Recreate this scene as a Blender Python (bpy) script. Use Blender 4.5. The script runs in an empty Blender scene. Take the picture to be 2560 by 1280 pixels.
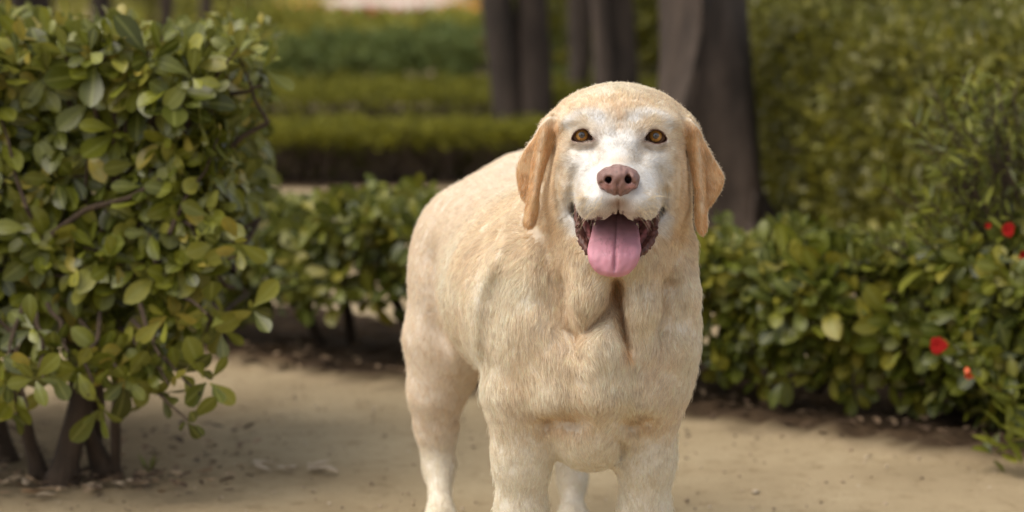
import bpy, math, random, time
import numpy as np
from mathutils import Vector, Matrix

T0 = time.time()
S = bpy.context.scene
COL = S.collection
RNG = np.random.default_rng(7)
random.seed(7)

# ------------------------------------------------------------------ camera
CAM_H = 0.89                      # metres above the path
PITCH = math.radians(7.45)        # looking slightly down
FPX = 6044.0                      # focal length in pixels of the 2560 px wide photograph (85 mm)
CP, SP = math.cos(PITCH), math.sin(PITCH)
cam_d = bpy.data.cameras.new('camera')
cam = bpy.data.objects.new('camera', cam_d)
COL.objects.link(cam)
cam.location = (0, 0, CAM_H)
cam.rotation_euler = (math.pi / 2 - PITCH, 0, 0)
cam_d.sensor_width = 36.0
cam_d.lens = 85.0
cam_d.clip_start = 0.05
cam_d.clip_end = 400
cam_d.dof.use_dof = True
cam_d.dof.focus_distance = 2.90
cam_d.dof.aperture_fstop = 4.0
S.camera = cam

# ------------------------------------------------------------------ sky, sun, exposure
SUN_EL, SUN_AZ = math.radians(58), math.radians(-70)     # light from high on the left, a little from the camera's side
w = bpy.data.worlds.new('World'); S.world = w; w.use_nodes = True
nt = w.node_tree; nt.nodes.clear()
o_ = nt.nodes.new('ShaderNodeOutputWorld'); b_ = nt.nodes.new('ShaderNodeBackground')
sk = nt.nodes.new('ShaderNodeTexSky'); sk.sky_type = 'NISHITA'; sk.sun_disc = False
sk.sun_elevation = SUN_EL; sk.sun_rotation = SUN_AZ; sk.dust_density = 3.0; sk.air_density = 1.0
hs = nt.nodes.new('ShaderNodeHueSaturation'); hs.inputs['Saturation'].default_value = 0.25
nt.links.new(sk.outputs[0], hs.inputs['Color']); nt.links.new(hs.outputs[0], b_.inputs[0])
b_.inputs[1].default_value = 0.15
nt.links.new(b_.outputs[0], o_.inputs[0])
sun_d = bpy.data.lights.new('sun', 'SUN'); sun = bpy.data.objects.new('sun', sun_d); COL.objects.link(sun)
sun_d.energy = 1.7; sun_d.angle = math.radians(55); sun_d.color = (1.0, 0.87, 0.68)
sdir = Vector((math.sin(SUN_AZ) * math.cos(SUN_EL), -abs(math.cos(SUN_AZ)) * math.cos(SUN_EL), math.sin(SUN_EL)))
sk.sun_rotation = math.atan2(sdir.x, sdir.y)
sun.rotation_euler = (-sdir).to_track_quat('-Z', 'Y').to_euler()
S.view_settings.view_transform = 'Standard'; S.view_settings.look = 'None'
S.view_settings.exposure = 0.50; S.view_settings.gamma = 1.0
S.view_settings.use_curve_mapping = False
S.render.engine = 'CYCLES'
S.cycles.use_denoising = True
S.cycles.max_bounces = 8; S.cycles.diffuse_bounces = 4; S.cycles.glossy_bounces = 2
S.cycles.transmission_bounces = 4; S.cycles.transparent_max_bounces = 8
S.cycles.sample_clamp_indirect = 6.0

# ------------------------------------------------------------------ coordinates
# camera space: x right, y up, D forward.  world: X right, Y away, Z up.
def c2w(P):
    P = np.asarray(P, float)
    x, y, D = P[..., 0], P[..., 1], P[..., 2]
    return np.stack([x, D * CP + y * SP, CAM_H + y * CP - D * SP], -1)
def w2c(P):
    P = np.asarray(P, float)
    X, Y, Z = P[..., 0], P[..., 1], P[..., 2] - CAM_H
    return np.stack([X, Y * SP + Z * CP, Y * CP - Z * SP], -1)
def at(px, py, D):                # the place seen at a pixel of the photo at depth D, camera space
    return np.array([(px - 1280) / FPX * D, -(py - 640) / FPX * D, D])
def px_of(P):                     # camera space -> photo pixels
    return 1280 + FPX * P[..., 0] / P[..., 2], 640 - FPX * P[..., 1] / P[..., 2]
def ground(px, py, z=0.0):        # the world point on the ground seen at a pixel
    v = c2w(at(px, py, 1.0)) - np.array([0, 0, CAM_H])
    t = (z - CAM_H) / v[2]
    return np.array([0, 0, CAM_H]) + v * t

# ------------------------------------------------------------------ object helpers
def tag(o, label=None, cat=None, group=None, kind=None):
    if label: o['label'] = label
    if cat: o['category'] = cat
    if group: o['group'] = group
    if kind: o['kind'] = kind
    return o
def empty(name, loc=(0, 0, 0), **kw):
    o = bpy.data.objects.new(name, None); COL.objects.link(o); o.location = loc
    o.empty_display_size = 0.05
    return tag(o, **kw)
def mesh_obj(name, V, F, mat=None, parent=None, smooth=True, attrs=None, attr_dom='POINT'):
    V = np.asarray(V, np.float32); F = np.asarray(F, np.int32)
    me = bpy.data.meshes.new(name)
    me.vertices.add(len(V)); me.vertices.foreach_set('co', V.ravel())
    k = F.shape[1]
    me.loops.add(F.size); me.loops.foreach_set('vertex_index', F.ravel())
    me.polygons.add(len(F))
    me.polygons.foreach_set('loop_start', np.arange(0, F.size, k, dtype=np.int32))
    me.polygons.foreach_set('loop_total', np.full(len(F), k, np.int32))
    me.update(calc_edges=True)
    if smooth: me.polygons.foreach_set('use_smooth', np.ones(len(F), bool))
    for n, A in (attrs or {}).items():
        A = np.asarray(A, np.float32)
        if A.shape[-1] == 3: A = np.concatenate([A, np.ones((len(A), 1), np.float32)], -1)
        at_ = me.attributes.new(n, 'FLOAT_COLOR', attr_dom); at_.data.foreach_set('color', A.ravel())
    if mat: me.materials.append(mat)
    o = bpy.data.objects.new(name, me); COL.objects.link(o)
    if parent:
        o.parent = parent; o.matrix_parent_inverse = Matrix.Translation(-Vector(parent.location))
    return o

def new_mat(name):
    m = bpy.data.materials.new(name); m.use_nodes = True
    return m, m.node_tree, m.node_tree.nodes['Principled BSDF']
def N(nt, t, **kw):
    n = nt.nodes.new(t)
    for k, v in kw.items():
        if k in n.inputs.keys(): n.inputs[k].default_value = v
        else: setattr(n, k, v)
    return n
def ramp(nt, stops):
    n = nt.nodes.new('ShaderNodeValToRGB'); e = n.color_ramp.elements
    while len(e) < len(stops): e.new(0.5)
    for i, (p, c) in enumerate(stops): e[i].position = p; e[i].color = (*c, 1)
    return n

_rs = np.random.default_rng(3)
_W = _rs.normal(size=(3, 14, 3)); _W /= np.linalg.norm(_W, axis=-1, keepdims=True)
_PH = _rs.uniform(0, 6.28, (3, 14)); _FR = _rs.uniform(0.6, 1.7, (3, 14))
def wob(P, scale, ch=0):          # smooth pseudo noise, about -1..1; scale = wavelength in metres
    r = np.zeros(len(P))
    for k in range(14):
        r += np.sin(P @ _W[ch, k] * (6.283 / scale * _FR[ch, k]) + _PH[ch, k])
    return r / 3.7
def unit(v):
    return v / np.maximum(np.linalg.norm(v, axis=-1, keepdims=True), 1e-9)
# ------------------------------------------------------------------ ground, path, beds
def coords(nt): return nt.nodes.new('ShaderNodeTexCoord').outputs['Object']
def sand_mat(name='sandy_path', soil=False):
    m, nt, b = new_mat(name); c = coords(nt)
    n1 = N(nt, 'ShaderNodeTexNoise', Scale=1.6, Detail=6.0, Roughness=.65); n2 = N(nt, 'ShaderNodeTexNoise', Scale=26.0, Detail=8.0, Roughness=.7)
    n3 = N(nt, 'ShaderNodeTexNoise', Scale=420.0, Detail=2.0)
    for n in (n1, n2, n3): nt.links.new(c, n.inputs['Vector'])
    r1 = ramp(nt, [(.3, (.28, .215, .130)), (.5, (.37, .29, .18)), (.72, (.46, .375, .245))])
    nt.links.new(n1.outputs[0], r1.inputs[0])
    r2 = ramp(nt, [(.32, (.58, .53, .46)), (.46, (1, 1, 1)), (.8, (1.0, 1.0, 1.0))]); nt.links.new(n2.outputs[0], r2.inputs[0])
    r3 = ramp(nt, [(.30, (.7, .68, .65)), (.5, (1, 1, 1)), (.72, (1, 1, 1))]); nt.links.new(n3.outputs[0], r3.inputs[0])
    mx = nt.nodes.new('ShaderNodeMix'); mx.data_type = 'RGBA'; mx.blend_type = 'MULTIPLY'; mx.inputs[0].default_value = .75
    nt.links.new(r1.outputs[0], mx.inputs[6]); nt.links.new(r2.outputs[0], mx.inputs[7])
    m2 = nt.nodes.new('ShaderNodeMix'); m2.data_type = 'RGBA'; m2.blend_type = 'MULTIPLY'; m2.inputs[0].default_value = .8
    nt.links.new(mx.outputs[2], m2.inputs[6]); nt.links.new(r3.outputs[0], m2.inputs[7])
    col = m2.outputs[2]
    if soil:                      # earth and sand trodden into each other towards the rim of the bed
        e1 = N(nt, 'ShaderNodeTexNoise', Scale=9.0, Detail=8.0, Roughness=.75); nt.links.new(c, e1.inputs['Vector'])
        r4 = ramp(nt, [(.3, (.026, .016, .009)), (.55, (.060, .038, .021)), (.8, (.15, .10, .058))]); nt.links.new(e1.outputs[0], r4.inputs[0])
        a = N(nt, 'ShaderNodeAttribute', attribute_name='soil'); ms = nt.nodes.new('ShaderNodeMix'); ms.data_type = 'RGBA'
        nt.links.new(a.outputs['Fac'], ms.inputs[0]); nt.links.new(col, ms.inputs[6]); nt.links.new(r4.outputs[0], ms.inputs[7]); col = ms.outputs[2]
    nt.links.new(col, b.inputs['Base Color']); b.inputs['Roughness'].default_value = .95; b.inputs['Specular IOR Level'].default_value = .15
    ad = nt.nodes.new('ShaderNodeMath'); ad.operation = 'ADD'; nt.links.new(n2.outputs[0], ad.inputs[0])
    ml = nt.nodes.new('ShaderNodeMath'); ml.operation = 'MULTIPLY'; ml.inputs[1].default_value = .25; nt.links.new(n3.outputs[0], ml.inputs[0]); nt.links.new(ml.outputs[0], ad.inputs[1])
    bp = N(nt, 'ShaderNodeBump', Strength=.6, Distance=.012); nt.links.new(ad.outputs[0], bp.inputs['Height']); nt.links.new(bp.outputs[0], b.inputs['Normal'])
    return m
GROUND_M = sand_mat('sandy_ground', True)
SL = -.647; LN = math.hypot(1, SL); TX, TY = 1 / LN, SL / LN; NX, NY = -TY, TX   # along and behind the low hedge
def lowline(u, v):                # u metres along the hedge from its point behind the dog's shoulder, v metres behind its middle
    return -.36 + u * TX + v * NX, 5.20 + u * TY + v * NY
def densify(segs): return np.unique(np.concatenate([np.arange(a, b, s_) for a, b, s_ in segs] + [np.array([segs[-1][1]])]).round(4))
gx = np.r_[-120, -40, -14, densify([(-7, -1.9, .10), (-1.9, 1.9, .02), (1.9, 7, .10)]), 14, 40, 120]
gy = np.r_[-40, -8, 0, 2, densify([(3.0, 3.6, .10), (3.6, 6.2, .02), (6.2, 13, .06), (13, 20, .3)]), 26, 40, 60, 160]
GX, GY = np.meshgrid(gx, gy, indexing='ij')
q_ = np.stack([GX.ravel(), GY.ravel(), np.zeros(GX.size)], 1)
near_ = (np.abs(q_[:, 0]) < 7) & (q_[:, 1] > 2.9) & (q_[:, 1] < 20)
du, dv = q_[:, 0] + .36, q_[:, 1] - 5.20
uu, vv = du * TX + dv * TY, du * NX + dv * NY
rough = .035 * wob(q_, .45) + .018 * wob(q_, .13, 1) + .006 * wob(q_, .04, 2)
def bed(e, feather): return np.clip((e + rough) / feather, 0, 1)
b1 = bed(np.minimum.reduce([vv + .30, .46 - vv, uu + 3.2, 3.6 - uu]), .07)
b2 = bed(np.minimum.reduce([-.44 - q_[:, 0], q_[:, 0] + 2.4, q_[:, 1] - 3.72, 4.7 - q_[:, 1]]), .26) * .38
b3 = bed(np.minimum.reduce([1.1 - q_[:, 0], q_[:, 0] + 3.4, q_[:, 1] - 8.70, 13.0 - q_[:, 1]]), .12)
b4 = bed(np.minimum.reduce([q_[:, 0] - (.80 - (q_[:, 1] - 6) * .155), 3.4 - q_[:, 0], q_[:, 1] - 4.6, 8.6 - q_[:, 1]]), .12)
soil = np.maximum.reduce([b1, b2, b3, b4]) * near_
q_[:, 2] = -.004 + near_ * (.004 * wob(q_, 1.3) + .0015 * wob(q_, .25, 1)) + np.maximum(b1, b4) * near_ * (.016 + .005 * wob(q_, .12, 1) + .0035 * wob(q_, .05, 2)) + b2 * near_ * (.006 + .004 * wob(q_, .08, 2))
nx_, ny_ = len(gx), len(gy)
ii = (np.arange(nx_ - 1)[:, None] * ny_ + np.arange(ny_ - 1)[None]).ravel()
mesh_obj('ground', q_, np.stack([ii, ii + ny_, ii + ny_ + 1, ii + 1], 1), GROUND_M, attrs={'soil': np.repeat(soil[:, None], 3, 1)})['kind'] = 'structure'
# ------------------------------------------------------------------ leaves
def leaf_tpl(kind, curl=.25, cup=.18):
    """leaf lying along +x from its stalk, length 1, facing +z; returns verts, quads, rib mask"""
    if kind == 'obovate': st = [(0, .03), (.10, .05), (.26, .13), (.45, .215), (.63, .265), (.80, .245), (.93, .15), (1.0, .02)]
    elif kind == 'narrow': st = [(0, .02), (.2, .085), (.5, .12), (.8, .08), (1.0, .01)]
    else: st = [(0, .03), (.25, .20), (.55, .27), (.85, .16), (1.0, .02)]
    V = []; R = []
    for x, w_ in st:
        z = -curl * x * x
        V += [(x, -w_, z + cup * w_), (x, 0, z), (x, w_, z + cup * w_)]; R += [0, 1, 0]
    F = []
    for i in range(len(st) - 1):
        a = 3 * i; F += [(a, a + 3, a + 4, a + 1), (a + 1, a + 4, a + 5, a + 2)]
    return np.array(V, float), np.array(F), np.array(R, float)
def leaf_mat(name, stops, rough=.38, trans=.22, spec=.5):
    m, nt, b = new_mat(name)
    a = N(nt, 'ShaderNodeAttribute', attribute_name='tone')
    oi = nt.nodes.new('ShaderNodeObjectInfo')
    sp = nt.nodes.new('ShaderNodeSeparateColor'); nt.links.new(a.outputs['Color'], sp.inputs[0])
    # leaves that are objects of their own carry tone 0 in blue = 1: they draw it from the object
    ad = nt.nodes.new('ShaderNodeMath'); ad.operation = 'MULTIPLY_ADD'
    nt.links.new(oi.outputs['Random'], ad.inputs[0]); nt.links.new(sp.outputs[2], ad.inputs[1]); nt.links.new(sp.outputs[0], ad.inputs[2])
    r = ramp(nt, stops); nt.links.new(ad.outputs[0], r.inputs[0])
    tc = nt.nodes.new('ShaderNodeTexCoord')
    nz = N(nt, 'ShaderNodeTexNoise', Scale=45.0, Detail=3.0); nt.links.new(tc.outputs['Object'], nz.inputs['Vector'])
    rr = ramp(nt, [(.35, (.78, .78, .74)), (.65, (1.12, 1.12, 1.05))]); nt.links.new(nz.outputs[0], rr.inputs[0])
    mx = nt.nodes.new('ShaderNodeMix'); mx.data_type = 'RGBA'; mx.blend_type = 'MULTIPLY'; mx.inputs[0].default_value = 1
    nt.links.new(r.outputs[0], mx.inputs[6]); nt.links.new(rr.outputs[0], mx.inputs[7])
    rb = nt.nodes.new('ShaderNodeMix'); rb.data_type = 'RGBA'; rb.inputs[7].default_value = (.30, .32, .09, 1)
    ml = nt.nodes.new('ShaderNodeMath'); ml.operation = 'POWER'; ml.inputs[1].default_value = 9; nt.links.new(sp.outputs[1], ml.inputs[0])
    m5 = nt.nodes.new('ShaderNodeMath'); m5.operation = 'MULTIPLY'; m5.inputs[1].default_value = .6; nt.links.new(ml.outputs[0], m5.inputs[0])
    nt.links.new(m5.outputs[0], rb.inputs[0]); nt.links.new(mx.outputs[2], rb.inputs[6])
    # undersides are paler and matt
    ge = nt.nodes.new('ShaderNodeNewGeometry')
    un = nt.nodes.new('ShaderNodeMix'); un.data_type = 'RGBA'; un.inputs[7].default_value = (.22, .225, .06, 1)
    mb = nt.nodes.new('ShaderNodeMath'); mb.operation = 'MULTIPLY'; mb.inputs[1].default_value = .5; nt.links.new(ge.outputs['Backfacing'], mb.inputs[0])
    nt.links.new(mb.outputs[0], un.inputs[0]); nt.links.new(rb.outputs[2], un.inputs[6])
    nt.links.new(un.outputs[2], b.inputs['Base Color'])
    b.inputs['Roughness'].default_value = rough; b.inputs['Specular IOR Level'].default_value = spec
    t = nt.nodes.new('ShaderNodeBsdfTranslucent'); nt.links.new(un.outputs[2], t.inputs['Color'])
    ms = nt.nodes.new('ShaderNodeMixShader'); ms.inputs[0].default_value = trans
    nt.links.new(b.outputs[0], ms.inputs[1]); nt.links.new(t.outputs[0], ms.inputs[2]); nt.links.new(ms.outputs[0], nt.nodes['Material Output'].inputs['Surface'])
    return m
class Leaves:                     # a set of leaf transforms
    def __init__(s): s.o, s.x, s.z, s.l, s.t, s.v = [], [], [], [], [], []
    def add(s, o, x, z, l, tone, vis=1.0):
        s.o.append(o); s.x.append(x); s.z.append(z); s.l.append(l); s.t.append(tone); s.v.append(vis)
    def arr(s): return [np.concatenate([np.atleast_2d(a) for a in q]) if np.ndim(q[0]) else np.array(q, float) for q in (s.o, s.x, s.z, s.l, s.t, s.v)]
def frames(x, z):
    x = unit(x); y = unit(np.cross(z, x)); z = np.cross(x, y); return x, y, z
def leaves_mesh(name, A, tpls, mat, parent, rs, wid=1.0):
    o, x, z, l, t, v = A
    x, y, z = frames(x, z); Vs, Fs, Cs = [], [], []; base = 0
    pick = rs.integers(0, len(tpls), len(o))
    for k, (TV, TF, TR) in enumerate(tpls):
        I = np.nonzero(pick == k)[0]
        if not len(I): continue
        L = l[I][:, None, None]
        P = o[I][:, None] + L * (TV[None, :, :1] * x[I][:, None] + TV[None, :, 1:2] * wid * y[I][:, None] + TV[None, :, 2:] * z[I][:, None])
        n = len(TV)
        Vs.append(P.reshape(-1, 3)); Fs.append((TF[None] + (np.arange(len(I)) * n)[:, None, None]).reshape(-1, 4) + base); base += n * len(I)
        c = np.zeros((len(I), n, 3)); c[..., 0] = t[I][:, None]; c[..., 1] = TR[None]; Cs.append(c.reshape(-1, 3))
    ob = mesh_obj(name, np.concatenate(Vs), np.concatenate(Fs), mat, parent, attrs={'tone': np.concatenate(Cs)})
    return ob
def leaf_objects(A, tpls, mat, parent, rs, n=300, wid=1.0, hexmax=None):
    """the n leaves that show largest become parts of their own, sharing a few meshes; returns the rest"""
    o, x, z, l, t, v = A
    xf, yf, zf = frames(x, z)
    c = w2c(o + xf * l[:, None] * .5); px, py = px_of(c)
    view = unit(np.array([0, 0, CAM_H]) - o)
    area = (l / c[:, 2]) ** 2 * (.12 + np.abs((zf * view).sum(1)))
    inf = (px > -20) & (px < 2580) & (py > -20) & (py < 1300)
    if hexmax is not None: inf &= hexmax(px, py)
    score = area * v * inf
    I = np.argsort(-score)[:n]; I = I[score[I] > 0]
    me = []
    for k, (TV, TF, TR) in enumerate(tpls):
        T2 = TV.copy(); T2[:, 1] *= wid
        m_ = bpy.data.meshes.new('leaf'); m_.from_pydata(T2.tolist(), [], TF.tolist()); m_.polygons.foreach_set('use_smooth', np.ones(len(TF), bool))
        a_ = m_.attributes.new('tone', 'FLOAT_COLOR', 'POINT'); cc = np.zeros((len(TV), 4), np.float32); cc[:, 1] = TR; cc[:, 2] = 1; cc[:, 3] = 1
        a_.data.foreach_set('color', cc.ravel()); m_.materials.append(mat); me.append(m_)
    pl = Vector(parent.location)
    for i in I:
        ob = bpy.data.objects.new('leaf', me[int(rs.integers(0, len(me)))]); COL.objects.link(ob); ob.parent = parent
        L = float(l[i]); M = Matrix([list(xf[i] * L) + [o[i][0] - pl.x], list(yf[i] * L) + [o[i][1] - pl.y], list(zf[i] * L) + [o[i][2] - pl.z]][0:3] + [[0, 0, 0, 1]])
        M = Matrix(((xf[i][0] * L, yf[i][0] * L, zf[i][0] * L, o[i][0] - pl.x), (xf[i][1] * L, yf[i][1] * L, zf[i][1] * L, o[i][1] - pl.y), (xf[i][2] * L, yf[i][2] * L, zf[i][2] * L, o[i][2] - pl.z), (0, 0, 0, 1)))
        ob.matrix_basis = M
    keep = np.ones(len(o), bool); keep[I] = False
    return [a[keep] for a in A]
def rosette(LV, c, ax, rs, n=7, l=.058, tone=None, vis=1.0, spread=(45, 95)):
    ax = unit(ax); u = unit(np.cross(ax, [.3, .5, .8])); w_ = np.cross(ax, u)
    t0 = rs.uniform(0, 1) if tone is None else tone
    for i in range(n):
        an = i * 2.4 + rs.normal() * .25; q = (i + .5) / n
        el = math.radians(rs.uniform(-9, 9) + spread[0] + (spread[1] - spread[0]) * q)
        rad = u * math.cos(an) + w_ * math.sin(an)
        d = ax * math.cos(el) + rad * math.sin(el)
        nrm = ax * math.sin(el) - rad * math.cos(el)
        nrm = nrm + rs.normal(0, .22, 3)
        o = c - ax * (.030 * q) + d * .006
        LV.add(o, d + np.array([0, 0, -.12]), nrm, l * rs.uniform(.50, 1.18) * (.70 + .38 * q), float(np.clip(t0 + rs.normal() * .22, 0, 1)), vis * (1.1 - .3 * q))
def loose_leaves(LV, P, out, rs, l, n, vis=1.0, tone=None):
    """n leaves at each point P, scattered round the outward direction"""
    k = len(P); P = np.repeat(P, n, 0); out = np.repeat(out, n, 0)
    d = unit(out * .7 + rs.normal(0, .75, P.shape) + [0, 0, .05]); z = out * .5 + np.array([0, 0, .8]) + rs.normal(0, .55, P.shape)
    t = np.clip(rs.uniform(0, 1, len(P)) * .6 + np.repeat(rs.uniform(0, .4, k), n), 0, 1) if tone is None else np.clip(tone + rs.normal(0, .12, len(P)), 0, 1)
    LV.add(P + rs.normal(0, l * .5, P.shape), d, z, 1, 0)   # placeholder, replaced below
    LV.o.pop(); LV.x.pop(); LV.z.pop(); LV.l.pop(); LV.t.pop(); LV.v.pop()
    o = P + rs.normal(0, l * .5, P.shape); L = l * rs.uniform(.6, 1.2, len(P))
    for i in range(len(P)): LV.add(o[i], d[i], z[i], L[i], t[i], vis)
def tube(path, radii, n=8):       # verts and quads of a tapering limb
    path = np.asarray(path, float); V = []; F = []
    for i, p in enumerate(path):
        t = unit(path[min(i + 1, len(path) - 1)] - path[max(i - 1, 0)])
        u = unit(np.cross(t, [.9, .1, .2])); w_ = np.cross(t, u)
        for j in range(n):
            a = 6.2832 * j / n; V.append(p + (u * math.cos(a) + w_ * math.sin(a)) * radii[i])
    for i in range(len(path) - 1):
        for j in range(n):
            k = (j + 1) % n; F.append((i * n + j, i * n + k, (i + 1) * n + k, (i + 1) * n + j))
    return np.array(V), np.array(F)
def limb(a, b, ra, rb, rs, k=6, bend=.06):
    a = np.asarray(a, float); b = np.asarray(b, float); L = np.linalg.norm(b - a)
    t = np.linspace(0, 1, k)[:, None]; off = rs.normal(0, bend * L, (k, 3)) * np.sin(t * math.pi) * .6
    return a + (b - a) * t + off, ra + (rb - ra) * t[:, 0] + rs.normal(0, .03 * ra, k)
def join(parts):
    Vs, Fs, b = [], [], 0
    for V, F in parts: Vs.append(V); Fs.append(F + b); b += len(V)
    return np.concatenate(Vs), np.concatenate(Fs)
def bark_mat(name, c0, c1, sc=1.0):
    m, nt, b = new_mat(name); c = coords(nt)
    mp = nt.nodes.new('ShaderNodeMapping'); mp.inputs['Scale'].default_value = (14 * sc, 14 * sc, 3 * sc); nt.links.new(c, mp.inputs[0])
    n1 = N(nt, 'ShaderNodeTexNoise', Scale=2.2, Detail=8.0, Roughness=.7); nt.links.new(mp.outputs[0], n1.inputs['Vector'])
    r = ramp(nt, [(.32, c0), (.68, c1)]); nt.links.new(n1.outputs[0], r.inputs[0]); nt.links.new(r.outputs[0], b.inputs['Base Color'])
    b.inputs['Roughness'].default_value = .9
    bp = N(nt, 'ShaderNodeBump', Strength=.8, Distance=.02); nt.links.new(n1.outputs[0], bp.inputs['Height']); nt.links.new(bp.outputs[0], b.inputs['Normal'])
    return m
BARK = bark_mat('shrub_bark', (.030, .019, .012), (.085, .056, .036)); TWIG = bark_mat('twig_bark', (.045, .028, .016), (.11, .072, .042), 3)
TRUNKM = bark_mat('tree_bark', (.020, .013, .009), (.090, .063, .047), .42); TRUNKD = bark_mat('dark_tree_bark', (.014, .009, .006), (.058, .039, .027), .42)
OB = [leaf_tpl('obovate', .22, .22), leaf_tpl('obovate', .42, .30), leaf_tpl('obovate', .05, .12), leaf_tpl('obovate', -.12, .35)]
NAR = [leaf_tpl('narrow', .2, .3), leaf_tpl('narrow', -.1, .3)]
OV = [leaf_tpl('oval', .2, .2), leaf_tpl('oval', -.05, .25)]
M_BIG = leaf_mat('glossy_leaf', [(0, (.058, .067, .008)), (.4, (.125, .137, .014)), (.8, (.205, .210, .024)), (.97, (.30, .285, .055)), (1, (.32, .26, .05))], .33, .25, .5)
M_LOW = leaf_mat('low_hedge_leaf', [(0, (0.041, 0.053, 0.0057)), (.4, (0.095, 0.112, 0.0098)), (.8, (0.167, 0.172, 0.0164)), (1, (0.234, 0.206, 0.0246))], .40, .28, .4)
M_OLV = leaf_mat('olive_leaf', [(0, (0.059, 0.057, 0.0033)), (.5, (0.131, 0.120, 0.0049)), (1, (0.225, 0.194, 0.0098))], .42, .28, .45)
M_BOX = leaf_mat('box_leaf', [(0, (.075, .075, .004)), (.5, (.17, .16, .006)), (1, (.29, .26, .012))], .6, .3, .2)
M_BLU = leaf_mat('bluish_leaf', [(0, (.085, .12, .030)), (.5, (.17, .22, .06)), (1, (.28, .33, .10))], .6, .3, .3)
M_YEL = leaf_mat('bright_leaf', [(0, (.12, .13, .014)), (.5, (.25, .24, .026)), (1, (.38, .33, .045))], .6, .3, .3)
M_NAR = leaf_mat('narrow_leaf', [(0, (.050, .062, .006)), (.5, (.12, .130, .012)), (1, (.22, .22, .025))], .42, .28, .35)

# ------------------------------------------------------------------ the tall clipped hedge at the left
rs = np.random.default_rng(101)
HL = empty('clipped_hedge', (-1.0, 4.05, 0), label='tall square clipped hedge of glossy oval leaves on bare dark stems, left of the dog', cat='hedge')
def xmax(z): return float(np.interp(z, [0, .22, .32, .46, .60, .72], [-.60, -.585, -.515, -.458, -.458, -.49]))
LV = Leaves(); tips = []
def lump(x, z): return .035 * math.sin(x * 9 + z * 4) + .03 * math.sin(z * 17 + x * 5 + 1)
for _ in range(600):              # front face
    x = rs.uniform(-1.75, -.42); z = rs.uniform(.24, .725)
    if x > xmax(z) - .01: continue
    y = 3.80 + lump(x, z) + abs(rs.normal()) * .035
    c = np.array([x, y, z]); rosette(LV, c, np.array([rs.normal() * .5, -1, .45 + rs.normal() * .45]), rs, int(rs.integers(6, 10)), rs.uniform(.054, .070), vis=1.0); tips.append(c)
for _ in range(300):              # top
    x = rs.uniform(-1.75, -.43); y = rs.uniform(3.79, 4.50)
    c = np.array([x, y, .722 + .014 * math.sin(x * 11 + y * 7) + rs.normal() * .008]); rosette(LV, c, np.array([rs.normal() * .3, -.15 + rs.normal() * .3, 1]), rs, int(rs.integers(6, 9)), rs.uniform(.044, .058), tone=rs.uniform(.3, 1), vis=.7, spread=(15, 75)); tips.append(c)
for _ in range(280):              # right end
    z = rs.uniform(.26, .72); y = rs.uniform(3.8, 4.48); x = xmax(z) + rs.normal() * .008 - .012
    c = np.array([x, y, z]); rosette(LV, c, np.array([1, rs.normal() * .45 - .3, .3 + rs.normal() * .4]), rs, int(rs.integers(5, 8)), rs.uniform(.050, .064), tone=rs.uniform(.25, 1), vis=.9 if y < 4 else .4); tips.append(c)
for _ in range(620):              # inside and back
    x = rs.uniform(-1.75, -.47); y = rs.uniform(4.02, 4.52); z = rs.uniform(.27, .70)
    if x > xmax(z) - .03: continue
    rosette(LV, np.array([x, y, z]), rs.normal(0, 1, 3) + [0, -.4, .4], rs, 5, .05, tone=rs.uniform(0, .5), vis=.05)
def spray(base, tip, n, l=.055):
    base = np.asarray(base); tip = np.asarray(tip)
    path, rr = limb(base, tip, .0045, .0022, rs, 6, .05); twigs.append(tube(path, rr, 5))
    for i in range(n):
        t = .35 + .65 * (i + 1) / n; p = base + (tip - base) * t + rs.normal(0, .012, 3)
        q_ = p + rs.normal(0, .022, 3); rosette(LV, q_, unit(tip - base) + rs.normal(0, .45, 3) + [0, -.35, .25], rs, int(rs.integers(5, 8)), l * rs.uniform(.9, 1.15), vis=1.2, spread=(35, 95))
twigs = []
def gp(px, py, D): return c2w(at(px, py, D))
for (b_, t_, n_) in [((330, 800, 3.85), (500, 985, 3.72), 4), ((300, 820, 3.9), (420, 960, 3.75), 3), ((280, 860, 3.85), (470, 1050, 3.74), 2), ((250, 780, 3.85), (220, 990, 3.74), 4), ((200, 800, 3.86), (300, 930, 3.76), 3),
                     ((60, 760, 3.82), (20, 930, 3.70), 3), ((90, 780, 3.82), (110, 950, 3.70), 3), ((20, 820, 3.85), (70, 1020, 3.72), 2), ((-60, 760, 3.85), (-40, 960, 3.72), 3),
                     ((420, 700, 3.85), (520, 790, 3.78), 3), ((470, 640, 3.85), (590, 640, 3.76), 2), ((500, 720, 3.88), (560, 800, 3.8), 2), ((350, 760, 3.82), (400, 890, 3.74), 3), ((560, 240, 3.9), (655, 215, 3.86), 1), ((120, 760, 3.84), (170, 880, 3.74), 2),
                     ((-150, 760, 3.85), (-200, 960, 3.75), 3), ((-300, 760, 3.85), (-330, 960, 3.75), 3), ((-450, 760, 3.85), (-480, 950, 3.75), 3)]:
    spray(gp(*b_), gp(*t_), n_)
A = LV.arr()
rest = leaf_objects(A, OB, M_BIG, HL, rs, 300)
o = leaves_mesh('foliage', rest, OB, M_BIG, HL, rs); o['kind'] = 'stuff'
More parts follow.
